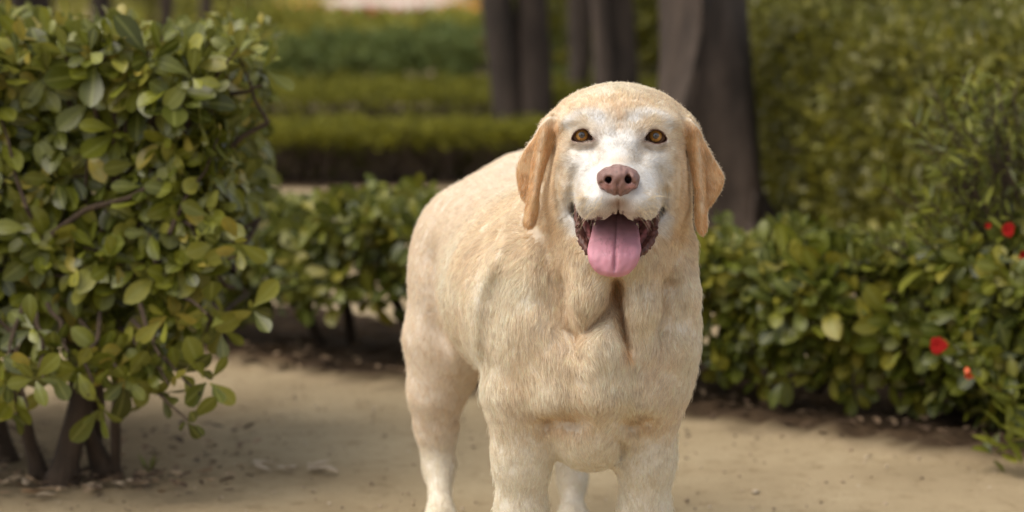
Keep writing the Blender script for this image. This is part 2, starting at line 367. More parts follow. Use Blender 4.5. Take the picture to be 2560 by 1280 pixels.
# stems: base pixel on the ground, where it enters the foliage, radii
stems = [((150, 1208), (215, 940, 4.0), .024, .019), ((105, 1196), (48, 1000, 3.98), .014, .011), ((262, 1190), (195, 1000, 4.0), .017, .012), ((250, 1180), (246, 1010, 4.02), .013, .010), ((292, 1188), (290, 1000, 3.98), .010, .008), ((20, 1150), (-30, 940, 4.1), .016, .012)]
tops = []
for (bp_, tp_, r0, r1) in stems:
    b0 = ground(*bp_); b0[2] = -.01; t0_ = gp(*tp_); hi = t0_ + (t0_ - b0) * .35; hi[2] = max(hi[2], .38)
    path = np.concatenate([limb(b0, t0_, r0, r1, rs, 5, .03)[0], limb(t0_, hi, r1, r1 * .8, rs, 4, .03)[0][1:]])
    rr = np.linspace(r0, r1 * .8, len(path)); rr[0] *= 1.35; V, F = tube(path, rr, 12)
    V += .0025 * np.stack([wob(V, .05, i) for i in range(3)], -1)
    mesh_obj('stem', V, F, BARK, HL); tops.append(hi)
for X_ in (-1.15, -1.4, -1.62):
    path, rr = limb((X_, 4.0, -.01), (X_ + .05, 4.05, .4), .022, .014, rs); V, F = tube(path, rr, 10); mesh_obj('stem', V, F, BARK, HL); tops.append(path[-1])
for c in tips[::3]:
    j = min(range(len(tops)), key=lambda i: np.linalg.norm(np.array(tops[i]) - c)); a_ = np.array(tops[j]) + (c - np.array(tops[j])) * rs.uniform(.15, .6) + rs.normal(0, .05, 3) + [0, .05, -.05]
    mid = a_ + (c - a_) * .5 + rs.normal(0, .04, 3)
    p1, r1_ = limb(a_, mid, .006, .004, rs, 4); p2, r2_ = limb(mid, c, .004, .0018, rs, 4)
    twigs.append(tube(p1, r1_, 5)); twigs.append(tube(p2, r2_, 5))
V, F = join(twigs); mesh_obj('twigs', V, F, TWIG, HL)['kind'] = 'stuff'

# ------------------------------------------------------------------ the low hedge behind the dog
rs = np.random.default_rng(202)
HB = empty('low_hedge', (0.4, 4.75, 0), label='knee high hedge of broad leaves running behind the dog along the path edge', cat='hedge')
LV = Leaves(); twigs = []
def lw(u, v, z): X, Y = lowline(u, v); return np.array([X, Y, z])
def ztop(u): return .318 + .012 * (u > 1) + .02 * math.sin(u * 5) + .012 * math.sin(u * 13)
outv = np.array([-NX, -NY, 0.])
for _ in range(1500):             # front
    u = rs.uniform(-2.6, 3.0); zb = .095 if u < .9 else .06
    z = rs.uniform(zb, ztop(u)); bulge = .20 - .10 * abs((z - .24) / .2) ** 2 + .025 * math.sin(u * 17) + .02 * math.sin(z * 40 + u * 9)
    if u < .6 and z < .15 and math.sin(u * 6.5 + 1.0) > .35: continue
    rosette(LV, lw(u, -bulge + abs(rs.normal()) * .02, z), outv + rs.normal(0, .45, 3) + [0, 0, .45], rs, int(rs.integers(6, 9)), rs.uniform(.048, .064) * (.95 if u < 0 else 1.05), vis=1.0)
for _ in range(900):              # top and back
    u = rs.uniform(-2.6, 3.0); v = rs.uniform(-.17, .24)
    rosette(LV, lw(u, v, ztop(u) - .35 * max(0, abs(v) - .12) + rs.normal() * .014), rs.normal(0, .35, 3) + [0, -.1, 1], rs, 7, rs.uniform(.045, .060), tone=rs.uniform(.3, 1), vis=.8, spread=(25, 80))
for _ in range(900):              # inside
    u = rs.uniform(-2.6, 3.0); v = rs.uniform(-.14, .24); z = rs.uniform(.15 if u < .9 else .08, .29)
    rosette(LV, lw(u, v, z), rs.normal(0, 1, 3), rs, 4, .05, tone=rs.uniform(0, .4), vis=.05)
A = LV.arr()
okp = lambda px, py: ~((px > 1060) & (px < 1730))
rest = leaf_objects(A, OB, M_LOW, HB, rs, 300, hexmax=okp)
leaves_mesh('foliage', rest, OB, M_LOW, HB, rs)['kind'] = 'stuff'
for u in np.arange(-2.5, 3.0, .30):
    uu = u + rs.normal() * .03; k = int(rs.integers(2, 4))
    if abs(u + .1) < .16: uu = -.02
    for j in range(k):
        p, r_ = limb(lw(uu + rs.normal() * .02, .02 + rs.normal() * .02, -.01), lw(uu + rs.normal() * .09, rs.normal() * .06, .27), .013, .007, rs, 5, .05)
        V, F = tube(p, r_, 8); mesh_obj('stem', V, F, BARK, HB)
for _ in range(500):
    u = rs.uniform(-2.6, 3.0); a_ = lw(u, rs.normal() * .04, .2); b2 = lw(u + rs.normal() * .12, rs.uniform(-.2, .2), rs.uniform(.14, .36))
    p, r_ = limb(a_, b2, .0035, .0016, rs, 4); twigs.append(tube(p, r_, 4))
V, F = join(twigs); mesh_obj('twigs', V, F, TWIG, HB)['kind'] = 'stuff'

# ------------------------------------------------------------------ box-shaped hedges of small leaves
def box_leaves(LV, f, U, Vv, Z, n, l, rs, inside=.35, wob_a=.03, faces=(1, 1, 1, 1, 1), per=4):
    """f(u,v,z)->world; leaves over front (v low), top, both ends, back, and inside"""
    (u0, u1), (v0, v1), (z0, z1) = U, Vv, Z
    ar = np.array([(u1 - u0) * (z1 - z0) * faces[0], (u1 - u0) * (v1 - v0) * faces[1], (v1 - v0) * (z1 - z0) * faces[2], (v1 - v0) * (z1 - z0) * faces[3], (u1 - u0) * (z1 - z0) * faces[4]])
    pk = rs.choice(5, n, p=ar / ar.sum()); u = rs.uniform(u0, u1, n); v = rs.uniform(v0, v1, n); z = rs.uniform(z0, z1, n)
    v = np.where(pk == 0, v0, v); z = np.where(pk == 1, z1, z); u = np.where(pk == 2, u0, u); u = np.where(pk == 3, u1, u); v = np.where(pk == 4, v1, v)
    P0 = f(u, v, z); lump_ = wob(P0, .35) * wob_a + wob(P0, .12, 1) * wob_a * .6
    O = np.zeros((n, 3)); e = 1e-3
    fu = unit(f(u + e, v, z) - P0); fv = unit(f(u, v + e, z) - P0)
    for k, d in enumerate((-fv, np.tile([0, 0, 1.], (n, 1)), -fu, fu, fv)): O[pk == k] = d[pk == k]
    ins = np.abs(rs.normal(0, 1, n)) * .03
    P = P0 + O * (lump_ - ins)[:, None]
    loose_leaves(LV, P, O, rs, l, per, vis=1.0)
    m = int(n * inside)
    Pi = f(rs.uniform(u0 + .04, u1 - .04, m), rs.uniform(v0 + .04, v1 - .04, m), rs.uniform(z0, max(z0 + .001, z1 - .04), m))
    loose_leaves(LV, Pi, unit(rs.normal(0, 1, (m, 3))), rs, l * 1.2, per, vis=.02, tone=.1)  # inner leaves given a dark tone to deepen the shade inside
def twig_mass(par, f, U, Vv, Z, n, r, rs):
    P0 = f(rs.uniform(*U, n), rs.uniform(*Vv, n), rs.uniform(Z[0], Z[1] * .6, n)); d = rs.normal(0, 1, (n, 3)) * [.5, .5, .6] + [0, 0, .8]; L = rs.uniform(.06, .16, n)
    V, F = join([tube([a, a + unit(q) * l * .5 + rs.normal(0, .008, 3), a + unit(q) * l], [r, r * .8, r * .4], 4) for a, q, l in zip(P0, d, L)])
    mesh_obj('twigs', V, F, TWIG, par)['kind'] = 'stuff'
def xyz(u, v, z): return np.stack([u, v, z], -1)

rs = np.random.default_rng(303)   # tall hedge at the right
HR = empty('tall_hedge', (1.3, 6.3, 0), label='tall dense olive green hedge of small leaves filling the right side', cat='hedge')
LV = Leaves(); fr = lambda u, v, z: np.stack([1.03 - (u - 6) * .155 + v, u, z], -1)
box_leaves(LV, fr, (4.75, 8.2), (-.02, .7), (.04, .655), 8200, .035, rs, .3, .035)
A = LV.arr(); rest = leaf_objects(A, OV, M_OLV, HR, rs, 300, hexmax=lambda px, py: (px > 1930) & (py < 620))
leaves_mesh('foliage', rest, OV, M_OLV, HR, rs)['kind'] = 'stuff'
for y_ in np.arange(4.9, 8.2, .35):
    p, r_ = limb((1.45 - (y_ - 6) * .155, y_, -.01), (1.45 - (y_ - 6) * .155, y_, .55), .03, .012, rs); V, F = tube(p, r_, 8); mesh_obj('stem', V, F, BARK, HR)

rs = np.random.default_rng(404)   # low box hedges beyond the first path
def low_box(name, loc, label, U, Vr, zt, n, l, r, th=.085):
    h = empty(name, loc, label=label, cat='hedge', group='low box hedges behind the dog')
    LV = Leaves(); box_leaves(LV, xyz, U, Vr, (zt - th, zt), n, l, rs, .1, .010)
    m = n // 2; P = np.stack([rs.uniform(*U, m), rs.uniform(Vr[0] + .16, Vr[1] - .05, m), rs.uniform(.01, zt - th - .01, m)], -1)
    loose_leaves(LV, P, unit(rs.normal(0, 1, (m, 3))), rs, l, 4, tone=.05)  # leaves coloured dark to paint the shade below the hedge top
    leaves_mesh('foliage', LV.arr(), OV, M_BOX, h, rs)['kind'] = 'stuff'
    twig_mass(h, xyz, U, (Vr[0] + .04, Vr[0] + .3), (0, .14), 1500, r, rs)
    for x_ in np.arange(U[0] + .1, U[1], .24):
        p, r_ = limb((x_, Vr[0] + .12, -.01), (x_ + rs.normal() * .03, Vr[0] + .12, zt - .05), .012, .007, rs, 4); V, F = tube(p, r_, 6); mesh_obj('stem', V, F, BARK, h)
low_box('box_hedge', (-.8, 9.1, 0), 'low square box hedge with dark base across the middle distance, the nearer of two', (-3.2, .95), (8.85, 9.34), .200, 8500, .021, .004, .06)
low_box('box_hedge', (-1, 11.6, 0), 'farther flat topped box hedge just beyond the nearer one, left of the twin trunks', (-4.2, 1.4), (10.35, 11.7), .232, 9500, .024, .005, .035)

# ------------------------------------------------------------------ shrub with red flowers at the right edge
rs = np.random.default_rng(505)
PS = empty('flowering_shrub', (.90, 4.30, 0), label='loose shrub with narrow leaves and scarlet flowers at the right edge', cat='shrub')
LV = Leaves(); twigs = []; rootp = np.array([.93, 4.34, -.01])
for i in range(9):
    a = rs.uniform(0, 6.28); p, r_ = limb(rootp + [rs.normal() * .03, rs.normal() * .03, 0], rootp + [.12 * math.cos(a), .1 * math.sin(a), .30 + rs.uniform(0, .15)], .012, .006, rs)
    V, F = tube(p, r_, 7); mesh_obj('stem', V, F, BARK, PS)
for i in range(330):
    a = rs.uniform(0, 6.28); z = rs.uniform(.05, .66); R_ = (.27 - .10 * abs(z - .35) / .3) * rs.uniform(.4, 1.08)
    e = rootp + [R_ * math.cos(a) * 1.15, R_ * math.sin(a) * .8, z]; s0 = rootp + (e - rootp) * [.45, .45, .75]
    p, r_ = limb(s0, e, .003, .0012, rs, 5, .08); twigs.append(tube(p, r_, 4)); d = unit(e - s0)
    for k in range(11):
        t = .25 + .75 * k / 10; q_ = s0 + (e - s0) * t; side = unit(np.cross(d, rs.normal(0, 1, 3)))
        LV.add(q_, unit(d * .7 + side), side * .3 + np.array([0, -.3, 1]) + rs.normal(0, .3, 3), rs.uniform(.026, .040), float(rs.uniform(.1, .9) * (.6 + .5 * t)), 1.0)
A = LV.arr(); rest = leaf_objects(A, NAR, M_NAR, PS, rs, 300, wid=1.1)
leaves_mesh('foliage', rest, NAR, M_NAR, PS, rs, 1.1)['kind'] = 'stuff'
V, F = join(twigs); mesh_obj('twigs', V, F, TWIG, PS)['kind'] = 'stuff'
redm, nt, b = new_mat('scarlet_petal'); b.inputs['Base Color'].default_value = (.22, .008, .006, 1); b.inputs['Roughness'].default_value = .8; b.inputs['Specular IOR Level'].default_value = .08
orm, nt, b = new_mat('orange_calyx'); b.inputs['Base Color'].default_value = (.60, .11, .03, 1); b.inputs['Roughness'].default_value = .4
def petal_mesh(n, R_, open_, rs):
    Vs, Fs, b = [], [], 0
    for k in range(n):
        a = k * 2.4 + rs.normal() * .2; r = R_ * rs.uniform(.7, 1.1); q = []
        for i in range(5):
            t = i / 4; w_ = r * .62 * math.sin(math.pi * min(1, t * .85 + .12)); rad = r * t * math.sin(open_ + .5 * t); hh = r * t * math.cos(open_ + .4 * t)
            for s_ in (-1, 0, 1):
                x, y = rad, s_ * w_; q.append((x * math.cos(a) - y * math.sin(a), x * math.sin(a) + y * math.cos(a), hh + .12 * r * math.sin(t * 9 + s_ * 2 + k)))
        for i in range(4):
            for s_ in range(2): j = b + i * 3 + s_; Fs.append((j, j + 3, j + 4, j + 1))
        Vs += q; b += 15
    return np.array(Vs), np.array(Fs)
for (fx, fy, fD, R_, op, lab) in [(2518, 576, 4.06, .015, .9, None), (2346, 865, 4.00, .016, 1.0, None), (2470, 566, 4.10, .009, .3, None), (2420, 934, 4.02, .013, .15, 'slim orange bud not yet open'), (2556, 640, 4.08, .010, .4, None)]:
    c = gp(fx, fy, fD); V, F = petal_mesh(9 if R_ > .015 else 5, R_, op, rs)
    ax = unit(np.array([rs.normal() * .3, -1, .5 if lab is None else -.6])); u = unit(np.cross([0, 0, 1], ax)); v = np.cross(ax, u)
    V = c + V[:, :1] * u + V[:, 1:2] * v + V[:, 2:] * ax
    fo = mesh_obj('flower', V, F, redm if lab is None else orm, PS)
    if lab: fo['label'] = lab
    V, F = tube([c - ax * R_ * 1.1, c - ax * R_ * .6, c + ax * R_ * .15], [R_ * .18, R_ * .42, R_ * .36], 7); mesh_obj('calyx', V, F, orm, fo)
for (px_, py_) in [(2500, 1075)]:
    LV = Leaves(); c = gp(px_, py_, 4.05); c[2] = .03
    T2 = empty('seedling', tuple(c), label='small leafy seedling at the foot of the flowering shrub', cat='plant')
    for k in range(5): rosette(LV, c + rs.normal(0, .02, 3) + [0, 0, .03 + .02 * k], np.array([rs.normal() * .4, -.3, 1]), rs, 7, .05, vis=1, spread=(30, 85))
    A = LV.arr(); leaf_objects(A, NAR, M_NAR, T2, rs, 300, wid=1.8)
# ------------------------------------------------------------------ trees
rs = np.random.default_rng(606)
def tree(name, base, top, r0, r1, mat, label, cat='tree', group=None, extra=(), crown=True, H=4.2):
    t = empty(name, tuple(base), label=label, cat=cat, group=group)
    base = np.asarray(base, float); top = np.asarray(top, float)
    d = (top - base) / max(top[2] - base[2], 1e-6)
    zs_ = np.array([-.02, .05, .15, .35, .7, 1.1, 1.6, 2.2, 2.8]); path = base + d * zs_[:, None]; rr = np.interp(zs_, [0, .12, .7, 2.8], [r0 * 1.35, r0 * 1.06, r1, r1 * .7])
    V, F = tube(path, rr, 24); V[:, :2] += (.035 * r0 / .13 * np.stack([wob(V * [1, 1, .25], .22, i) for i in range(2)], -1))
    mesh_obj('trunk', V, F, mat, t)
    for (b2, t2, ra, rb, m2) in extra:
        b2 = np.asarray(b2, float); t2 = np.asarray(t2, float); d2 = (t2 - b2) / (t2[2] - b2[2]); p = b2 + d2 * zs_[:, None]; rr = np.interp(zs_, [0, .12, .7, 2.8], [ra * 1.3, ra, rb, rb * .7])
        V, F = tube(p, rr, 16); V[:, :2] += .008 * np.stack([wob(V * [1, 1, .3], .2, i) for i in range(2)], -1); mesh_obj('trunk', V, F, m2, t)
    if crown:
        tw = []; tip = path[-1]; LVt = Leaves()
        for k in range(9):
            a = k * 2.4; e = tip + np.array([math.cos(a) * rs.uniform(.6, 1.3), math.sin(a) * rs.uniform(.6, 1.3), rs.uniform(.4, 1.6)])
            p, r_ = limb(tip - [0, 0, rs.uniform(0, .5)], e, r1 * .35, .02, rs, 6); V, F = tube(p, r_, 7); mesh_obj('branch', V, F, mat, t)
            C_ = e + rs.normal(0, .33, (60, 3)); loose_leaves(LVt, C_, unit(rs.normal(0, 1, (60, 3)) + [0, 0, .6]), rs, .10, 4)
        leaves_mesh('crown', LVt.arr(), OV, M_OLV, t, rs)['kind'] = 'stuff'
    return t
def gz0(px, D): p = c2w(at(px, 640, D)); return p
def base_at(px, D):
    X = (px - 1280) / FPX * D; return np.array([X, D, 0.])
def up_at(px, py, D): p = c2w(at(px, py, D)); return p
tree('tree', base_at(1800, 7.1), up_at(1766, 20, 7.1), .150, .125, TRUNKM, 'thick brown grey tree trunk right behind the dog\'s head')
tree('tree', base_at(1285, 10.3), up_at(1252, 10, 10.3), .070, .066, TRUNKD, 'twin stemmed tree with a dark and a paler trunk, left of the dog\'s head', extra=[(base_at(1335, 10.35) + [0, -.02, 0], up_at(1326, 10, 10.35), .082, .072, TRUNKM)])
tree('tree', base_at(1446, 11.0), up_at(1450, 10, 11.0), .052, .050, TRUNKM, 'thin brown tree trunk directly above the top of the dog\'s head')
tree('tree', base_at(1560, 9.6), up_at(1530, 10, 9.6), .088, .080, TRUNKD, 'leaning dark tree trunk between the thin trunk and the thick one', extra=[(base_at(1528, 9.5), up_at(1500, 10, 9.5), .040, .036, TRUNKM)])
for px_, D_, r_, m_, lb in ((70, 13.0, .11, TRUNKD, 'dark tree trunk seen over the tall hedge at the far left corner'), (255, 12.6, .085, TRUNKD, 'dark tree trunk over the middle of the tall left hedge'), (418, 14.5, .05, TRUNKM, 'narrow pale tree trunk between two others over the left hedge'), (516, 15.0, .045, TRUNKM, 'slender grey tree trunk above the right half of the left hedge')):
    b0 = base_at(px_, D_); tree('tree', b0, b0 + [rs.normal() * .02, 0, 1.0], r_, r_ * .9, m_, lb)

# ------------------------------------------------------------------ far shrubs, beds and trees
def blob(name, c, r, l, n, mat, label, group=None, per=4, tpl=OV, cat='shrub', sq=1.0):
    t = empty(name, (c[0], c[1], 0), label=label, cat=cat, group=group); LVb = Leaves()
    d = unit(rs.normal(0, 1, (n, 3))); d[:, 2] = np.where(d[:, 2] < -.3, -d[:, 2], d[:, 2])
    P = np.asarray(c) + d * np.asarray(r) * (1 + .13 * wob(d * 3, 2.2)[:, None]) * rs.uniform(.72, 1.0, (n, 1)) ** .7; P[:, 2] = np.maximum(P[:, 2], .01)
    loose_leaves(LVb, P, d, rs, l, per); leaves_mesh('foliage', LVb.arr(), tpl, mat, t, rs)['kind'] = 'stuff'
    V, F = tube([(c[0], c[1], -.02), (c[0], c[1], c[2])], [.03, .015], 6); mesh_obj('stem', V, F, BARK, t)
    return t
for i, (px_, D_, w_, top, lb) in enumerate([(700, 15.2, .42, 118, 'soft blue green shrub nearest the left hedge'), (850, 15.6, .45, 100, 'second blue green shrub in the row beyond the box hedges'), (1000, 15.2, .45, 108, 'middle blue green shrub of the far row'), (1130, 15.8, .45, 84, 'taller blue green shrub beside the twin trunks'), (1290, 15.5, .42, 90, 'blue green shrub partly behind the twin trunks'), (1440, 15.6, .40, 80, 'blue green shrub behind the thin trunk')]):
    X = (px_ - 1280) / FPX * D_; zt = CAM_H - (top + 150) * D_ / FPX
    blob('shrub', (X, D_, zt * .5), (w_, .5, zt * .52), .065, 620, M_BLU, lb, 'blue green shrubs in a far row')
for i, (px_, D_, w_, top, lb) in enumerate([(560, 19, .9, 20, 'pale yellow green bush over the corner of the left hedge'), (720, 21, 1.0, 45, 'yellow green bush left of the far pale path'), (1180, 22, .9, 45, 'yellow green bush behind the blue green row, near the twin trunks'), (980, 20.5, 1.1, 88, 'low yellow green bush below the pale path'), (1620, 16, .6, 40, 'light green bush between the dark and the thick trunk')]):
    X = (px_ - 1280) / FPX * D_; zt = max(.18, CAM_H - (top + 150) * D_ / FPX)
    blob('bush', (X, D_, zt * .5), (w_, .7, zt * .55), .08, 560, M_YEL, lb)
for (px_, D_, w_, zt, m_, lb) in [(130, 15.5, .8, 1.3, M_OLV, 'olive bush among the trunks at the far left'), (380, 16.5, .8, 1.3, M_OLV, 'olive bush over the middle of the left hedge'), (1640, 13.0, .30, .70, M_OLV, 'dark olive bush seen between the trunks'), (1440, 13.5, .5, .62, M_OLV, 'olive bush low behind the thin trunk'),
                                  (2000, 10.5, .45, .95, M_OLV, 'olive bush right of the thick trunk over the tall hedge'), (2250, 11.5, .7, 1.15, M_YEL, 'lighter bush rising over the tall right hedge'), (2480, 10.5, .6, 1.1, M_OLV, 'olive bush over the right end of the tall hedge'), (2750, 10.0, .7, 1.2, M_OLV, 'olive bush beyond the right edge of the tall hedge')]:
    X = (px_ - 1280) / FPX * D_
    blob('bush', (X, D_, zt * .5), (w_, .6, zt * .55), .06, 900, m_, lb)
# pale gravel far behind, with a bed of orange flowers
palem, nt, b = new_mat('pale_gravel'); b.inputs['Base Color'].default_value = (.62, .52, .46, 1); b.inputs['Roughness'].default_value = .95
nz = N(nt, 'ShaderNodeTexNoise', Scale=3.0, Detail=6.0); r_ = ramp(nt, [(.3, (.50, .41, .35)), (.7, (.68, .58, .52))]); nt.links.new(coords(nt), nz.inputs['Vector']); nt.links.new(nz.outputs[0], r_.inputs[0]); nt.links.new(r_.outputs[0], b.inputs['Base Color'])
V = [(-2.35, 27.5, .012), (-.75, 27.0, .012), (-.55, 36, .012), (-2.9, 37, .012), (2.2, 30, .012), (3.4, 30, .012), (3.8, 38, .012), (2.6, 38, .012)]
mesh_obj('far_path', V, [(0, 1, 2, 3), (4, 5, 6, 7)], palem, smooth=False)['kind'] = 'structure'
grm = M_YEL
LVg = Leaves(); n = 9000; P = np.stack([rs.uniform(-9, 9, n), rs.uniform(17, 40, n), np.full(n, .02)], -1)
P = P[~((P[:, 0] > -2.6) & (P[:, 0] < -.6) & (P[:, 1] > 27))]; P = P[~((P[:, 0] > 2.2) & (P[:, 0] < 3.6) & (P[:, 1] > 30))]
loose_leaves(LVg, P, np.tile([0, 0, 1.], (len(P), 1)), rs, .11, 2); g_ = leaves_mesh('grass', LVg.arr(), OV, grm, None, rs); g_['kind'] = 'stuff'; g_['label'] = 'rough bright green ground cover far behind the hedges'; g_['category'] = 'grass'
orf, nt, b = new_mat('orange_petals'); b.inputs['Base Color'].default_value = (.60, .20, .02, 1)
rdf, nt, b = new_mat('red_petals'); b.inputs['Base Color'].default_value = (.42, .10, .03, 1)
for (x0, x1, y0, y1, m_, lb) in ((-2.9, -1.9, 25.0, 27.4, orf, 'bed of orange flowers left of the far pale path'), (-1.75, -.55, 24.5, 26.8, rdf, 'bed of red orange flowers in front of the far pale path'), (-.75, .0, 26, 28.5, orf, 'bed of orange flowers by the twin trunks'), (.35, .75, 24, 26, orf, 'orange flowers seen past the twin trunks')):
    n = 260; P = np.stack([rs.uniform(x0, x1, n), rs.uniform(y0, y1, n), rs.uniform(.03, .13, n)], -1); LVf = Leaves(); loose_leaves(LVf, P, np.tile([0, -.4, 1.], (n, 1)), rs, .07, 3)
    g_ = leaves_mesh('flower_bed', LVf.arr(), OV, m_, None, rs); g_['kind'] = 'stuff'; g_['label'] = lb; g_['category'] = 'flowers'
# wall of trees that closes the park
for i, X in enumerate(np.linspace(-17, 17, 12)):
    Y = 42 + rs.uniform(-1.5, 3); c = (X + rs.normal() * .4, Y, 3.4)
    t = empty('tree', (c[0], Y, 0), label='broad green park tree closing the view far behind', cat='tree', group='park trees at the far end'); LVb = Leaves()
    n = 800; d = unit(rs.normal(0, 1, (n, 3))); P = np.asarray(c) + d * [2.2, 2.0, 3.2] * rs.uniform(.5, 1, (n, 1)) * (1 + .15 * wob(d * 3, 2)[:, None]); P[:, 2] = np.maximum(P[:, 2], .15)
    loose_leaves(LVb, P, d, rs, .26, 4); leaves_mesh('crown', LVb.arr(), OV, [M_OLV, M_BLU, M_YEL][i % 3], t, rs)['kind'] = 'stuff'
    V, F = tube([(c[0], Y, -.02), (c[0], Y, 3.2)], [.22, .12], 8); mesh_obj('trunk', V, F, TRUNKD, t)

# ------------------------------------------------------------------ dry leaves and crumbs on the ground
rs = np.random.default_rng(707)
drym, nt, b = new_mat('dry_leaf'); a_ = nt.nodes.new('ShaderNodeObjectInfo')
r_ = ramp(nt, [(0, (.22, .12, .055)), (.5, (.42, .29, .17)), (1, (.62, .50, .36))]); nt.links.new(a_.outputs['Random'], r_.inputs[0]); nt.links.new(r_.outputs[0], b.inputs['Base Color']); b.inputs['Roughness'].default_value = .7
palel, nt, b = new_mat('pale_dry_leaf'); b.inputs['Base Color'].default_value = (.50, .40, .29, 1); b.inputs['Roughness'].default_value = .6
def dry(px, py, l, mat, label, group):
    TV, TF, TR = leaf_tpl('oval' if rs.random() < .6 else 'obovate', rs.uniform(-.30, .25), rs.uniform(.25, .8))
    V = TV * l; V[:, 2] = V[:, 2] * .8; V[:, 2] += .001 - V[:, 2].min(); a = rs.uniform(0, 6.28); V = V @ np.array([[math.cos(a), math.sin(a), 0], [-math.sin(a), math.cos(a), 0], [0, 0, 1]])
    g0_ = ground(px, py); V = V + g0_ + [0, 0, .004]
    ob = mesh_obj('dry_leaf', V, TF, mat); sd = ob.modifiers.new('s', 'SOLIDIFY'); sd.thickness = .0008
    tag(ob, label, 'leaf', group)
for (x, y) in [(655, 1168), (678, 1182), (702, 1176), (735, 1180), (768, 1172), (792, 1184), (812, 1176), (690, 1164)]:
    dry(x, y, rs.uniform(.026, .040), palel, 'pale dry curled leaf in the short row lying on the path', 'pale dry leaves in a row on the path')
for (x, y) in [(462, 1195), (490, 1185), (430, 1212), (520, 1205)]:
    dry(x, y, .030, drym, 'brown dry leaf on the path between the hedge stems and the pale leaves', 'brown dry leaves beside the hedge')
for (x, y) in [(62, 1222), (85, 1232), (110, 1238), (30, 1236), (170, 1228), (205, 1222), (240, 1228), (280, 1216), (330, 1218), (365, 1208), (5, 1215), (140, 1244)]:
    dry(x, y, rs.uniform(.022, .042), palel if rs.random() < .35 else drym, 'dry leaf lying at the foot of the left hedge stems', 'dry leaves around the hedge stems')
def litter(name, pts, l, mat, label):
    TV, TF, TR = leaf_tpl('oval', -.5, 1.0); A_ = []
    Vs = []; Fs = []
    for i, p in enumerate(pts):
        L = l * rs.uniform(.5, 1.3); a = rs.uniform(0, 6.28); V = TV[::1] * L * [1, 1, rs.uniform(.3, 1.3)]; V = V @ np.array([[math.cos(a), math.sin(a), 0], [-math.sin(a), math.cos(a), 0], [0, 0, 1]])
        Vs.append(V * [1, 1, .5] + p + [0, 0, L * .2]); Fs.append(TF + i * len(TV))
    ob = mesh_obj(name, np.concatenate(Vs), np.concatenate(Fs), mat); ob['kind'] = 'stuff'; ob['label'] = label; ob['category'] = 'leaf litter'
def litm(nm, c):
    m, nt, b = new_mat(nm); g = nt.nodes.new('ShaderNodeNewGeometry'); r = ramp(nt, [(0, c[0]), (.6, c[1]), (1, c[2])]); nt.links.new(g.outputs['Random Per Island'], r.inputs[0]); nt.links.new(r.outputs[0], b.inputs['Base Color']); b.inputs['Roughness'].default_value = .8; return m
LM = litm('litter', ((.04, .022, .012), (.10, .06, .032), (.34, .24, .15)))
pts = [np.array([rs.uniform(-1.7, -.45), rs.uniform(3.78, 4.35), .008]) for _ in range(420)] + [np.array([rs.normal(-.72, .10), rs.normal(3.93, .045), .002]) for _ in range(120)]
litter('leaf_litter', pts, .022, LM, 'scattered brown leaf litter under the tall left hedge')
pts = []
for _ in range(1500):
    u, v = rs.uniform(-2.8, 3.2), -.27 + abs(rs.normal()) * .12; X, Y = lowline(u, v); pts.append(np.array([X, Y, .016 if v > -.22 else .004]))
litter('leaf_litter', pts, .020, LM, 'brown leaf litter on the soil under the low hedge')
Vs, Fs, b_ = [], [], 0
tet = np.array([(1, 0, -.5), (-.5, .87, -.4), (-.5, -.87, -.4), (0, 0, .7)]); TF4 = np.array([(0, 1, 3, 3), (1, 2, 3, 3), (2, 0, 3, 3), (0, 2, 1, 1)])
octv = np.array([(1, 0, 0), (0, 1, 0), (-1, 0, 0), (0, -1, 0), (0, 0, .8), (0, 0, -.6)]); octf = [(0, 1, 4), (1, 2, 4), (2, 3, 4), (3, 0, 4), (1, 0, 5), (2, 1, 5), (3, 2, 5), (0, 3, 5)]
for _ in range(1600):
    p = np.array([rs.uniform(-1.2, 1.3), rs.uniform(3.5, 5.2), .0005]); s_ = rs.uniform(.0012, .0042) * (2 if rs.random() < .03 else 1)
    V = octv * s_ * rs.uniform(.6, 1.3, (6, 3)) + p; Vs.append(V); Fs += [(a + b_, b + b_, c + b_) for a, b, c in octf]; b_ += 6
ob = mesh_obj('grit', np.concatenate(Vs), np.array(Fs), litm('grit', ((.10, .07, .045), (.30, .22, .14), (.55, .46, .35))), smooth=False); ob['kind'] = 'stuff'; ob['label'] = 'fine grit and tiny stones on the sandy path'; ob['category'] = 'grit'
# little grass tuft by the path edge
for (px_, py_, lb) in ((372, 1185, 'small weed at the edge of the litter by the hedge stems'), (1160, 935, 'small weed on the soil edge behind the dog\'s belly')):
    g0_ = ground(px_, py_); LVw = Leaves()
    for k in range(9): a = rs.uniform(0, 6.28); LVw.add(g0_ + [0, 0, .002], np.array([math.cos(a) * .6, math.sin(a) * .6, 1]), np.array([math.cos(a), math.sin(a), .3]), rs.uniform(.02, .04), .6, 1)
    t_ = leaves_mesh('weed', LVw.arr(), NAR, M_NAR, None, rs, .7); tag(t_, lb, 'weed')
print('scene', round(time.time() - T0, 1))
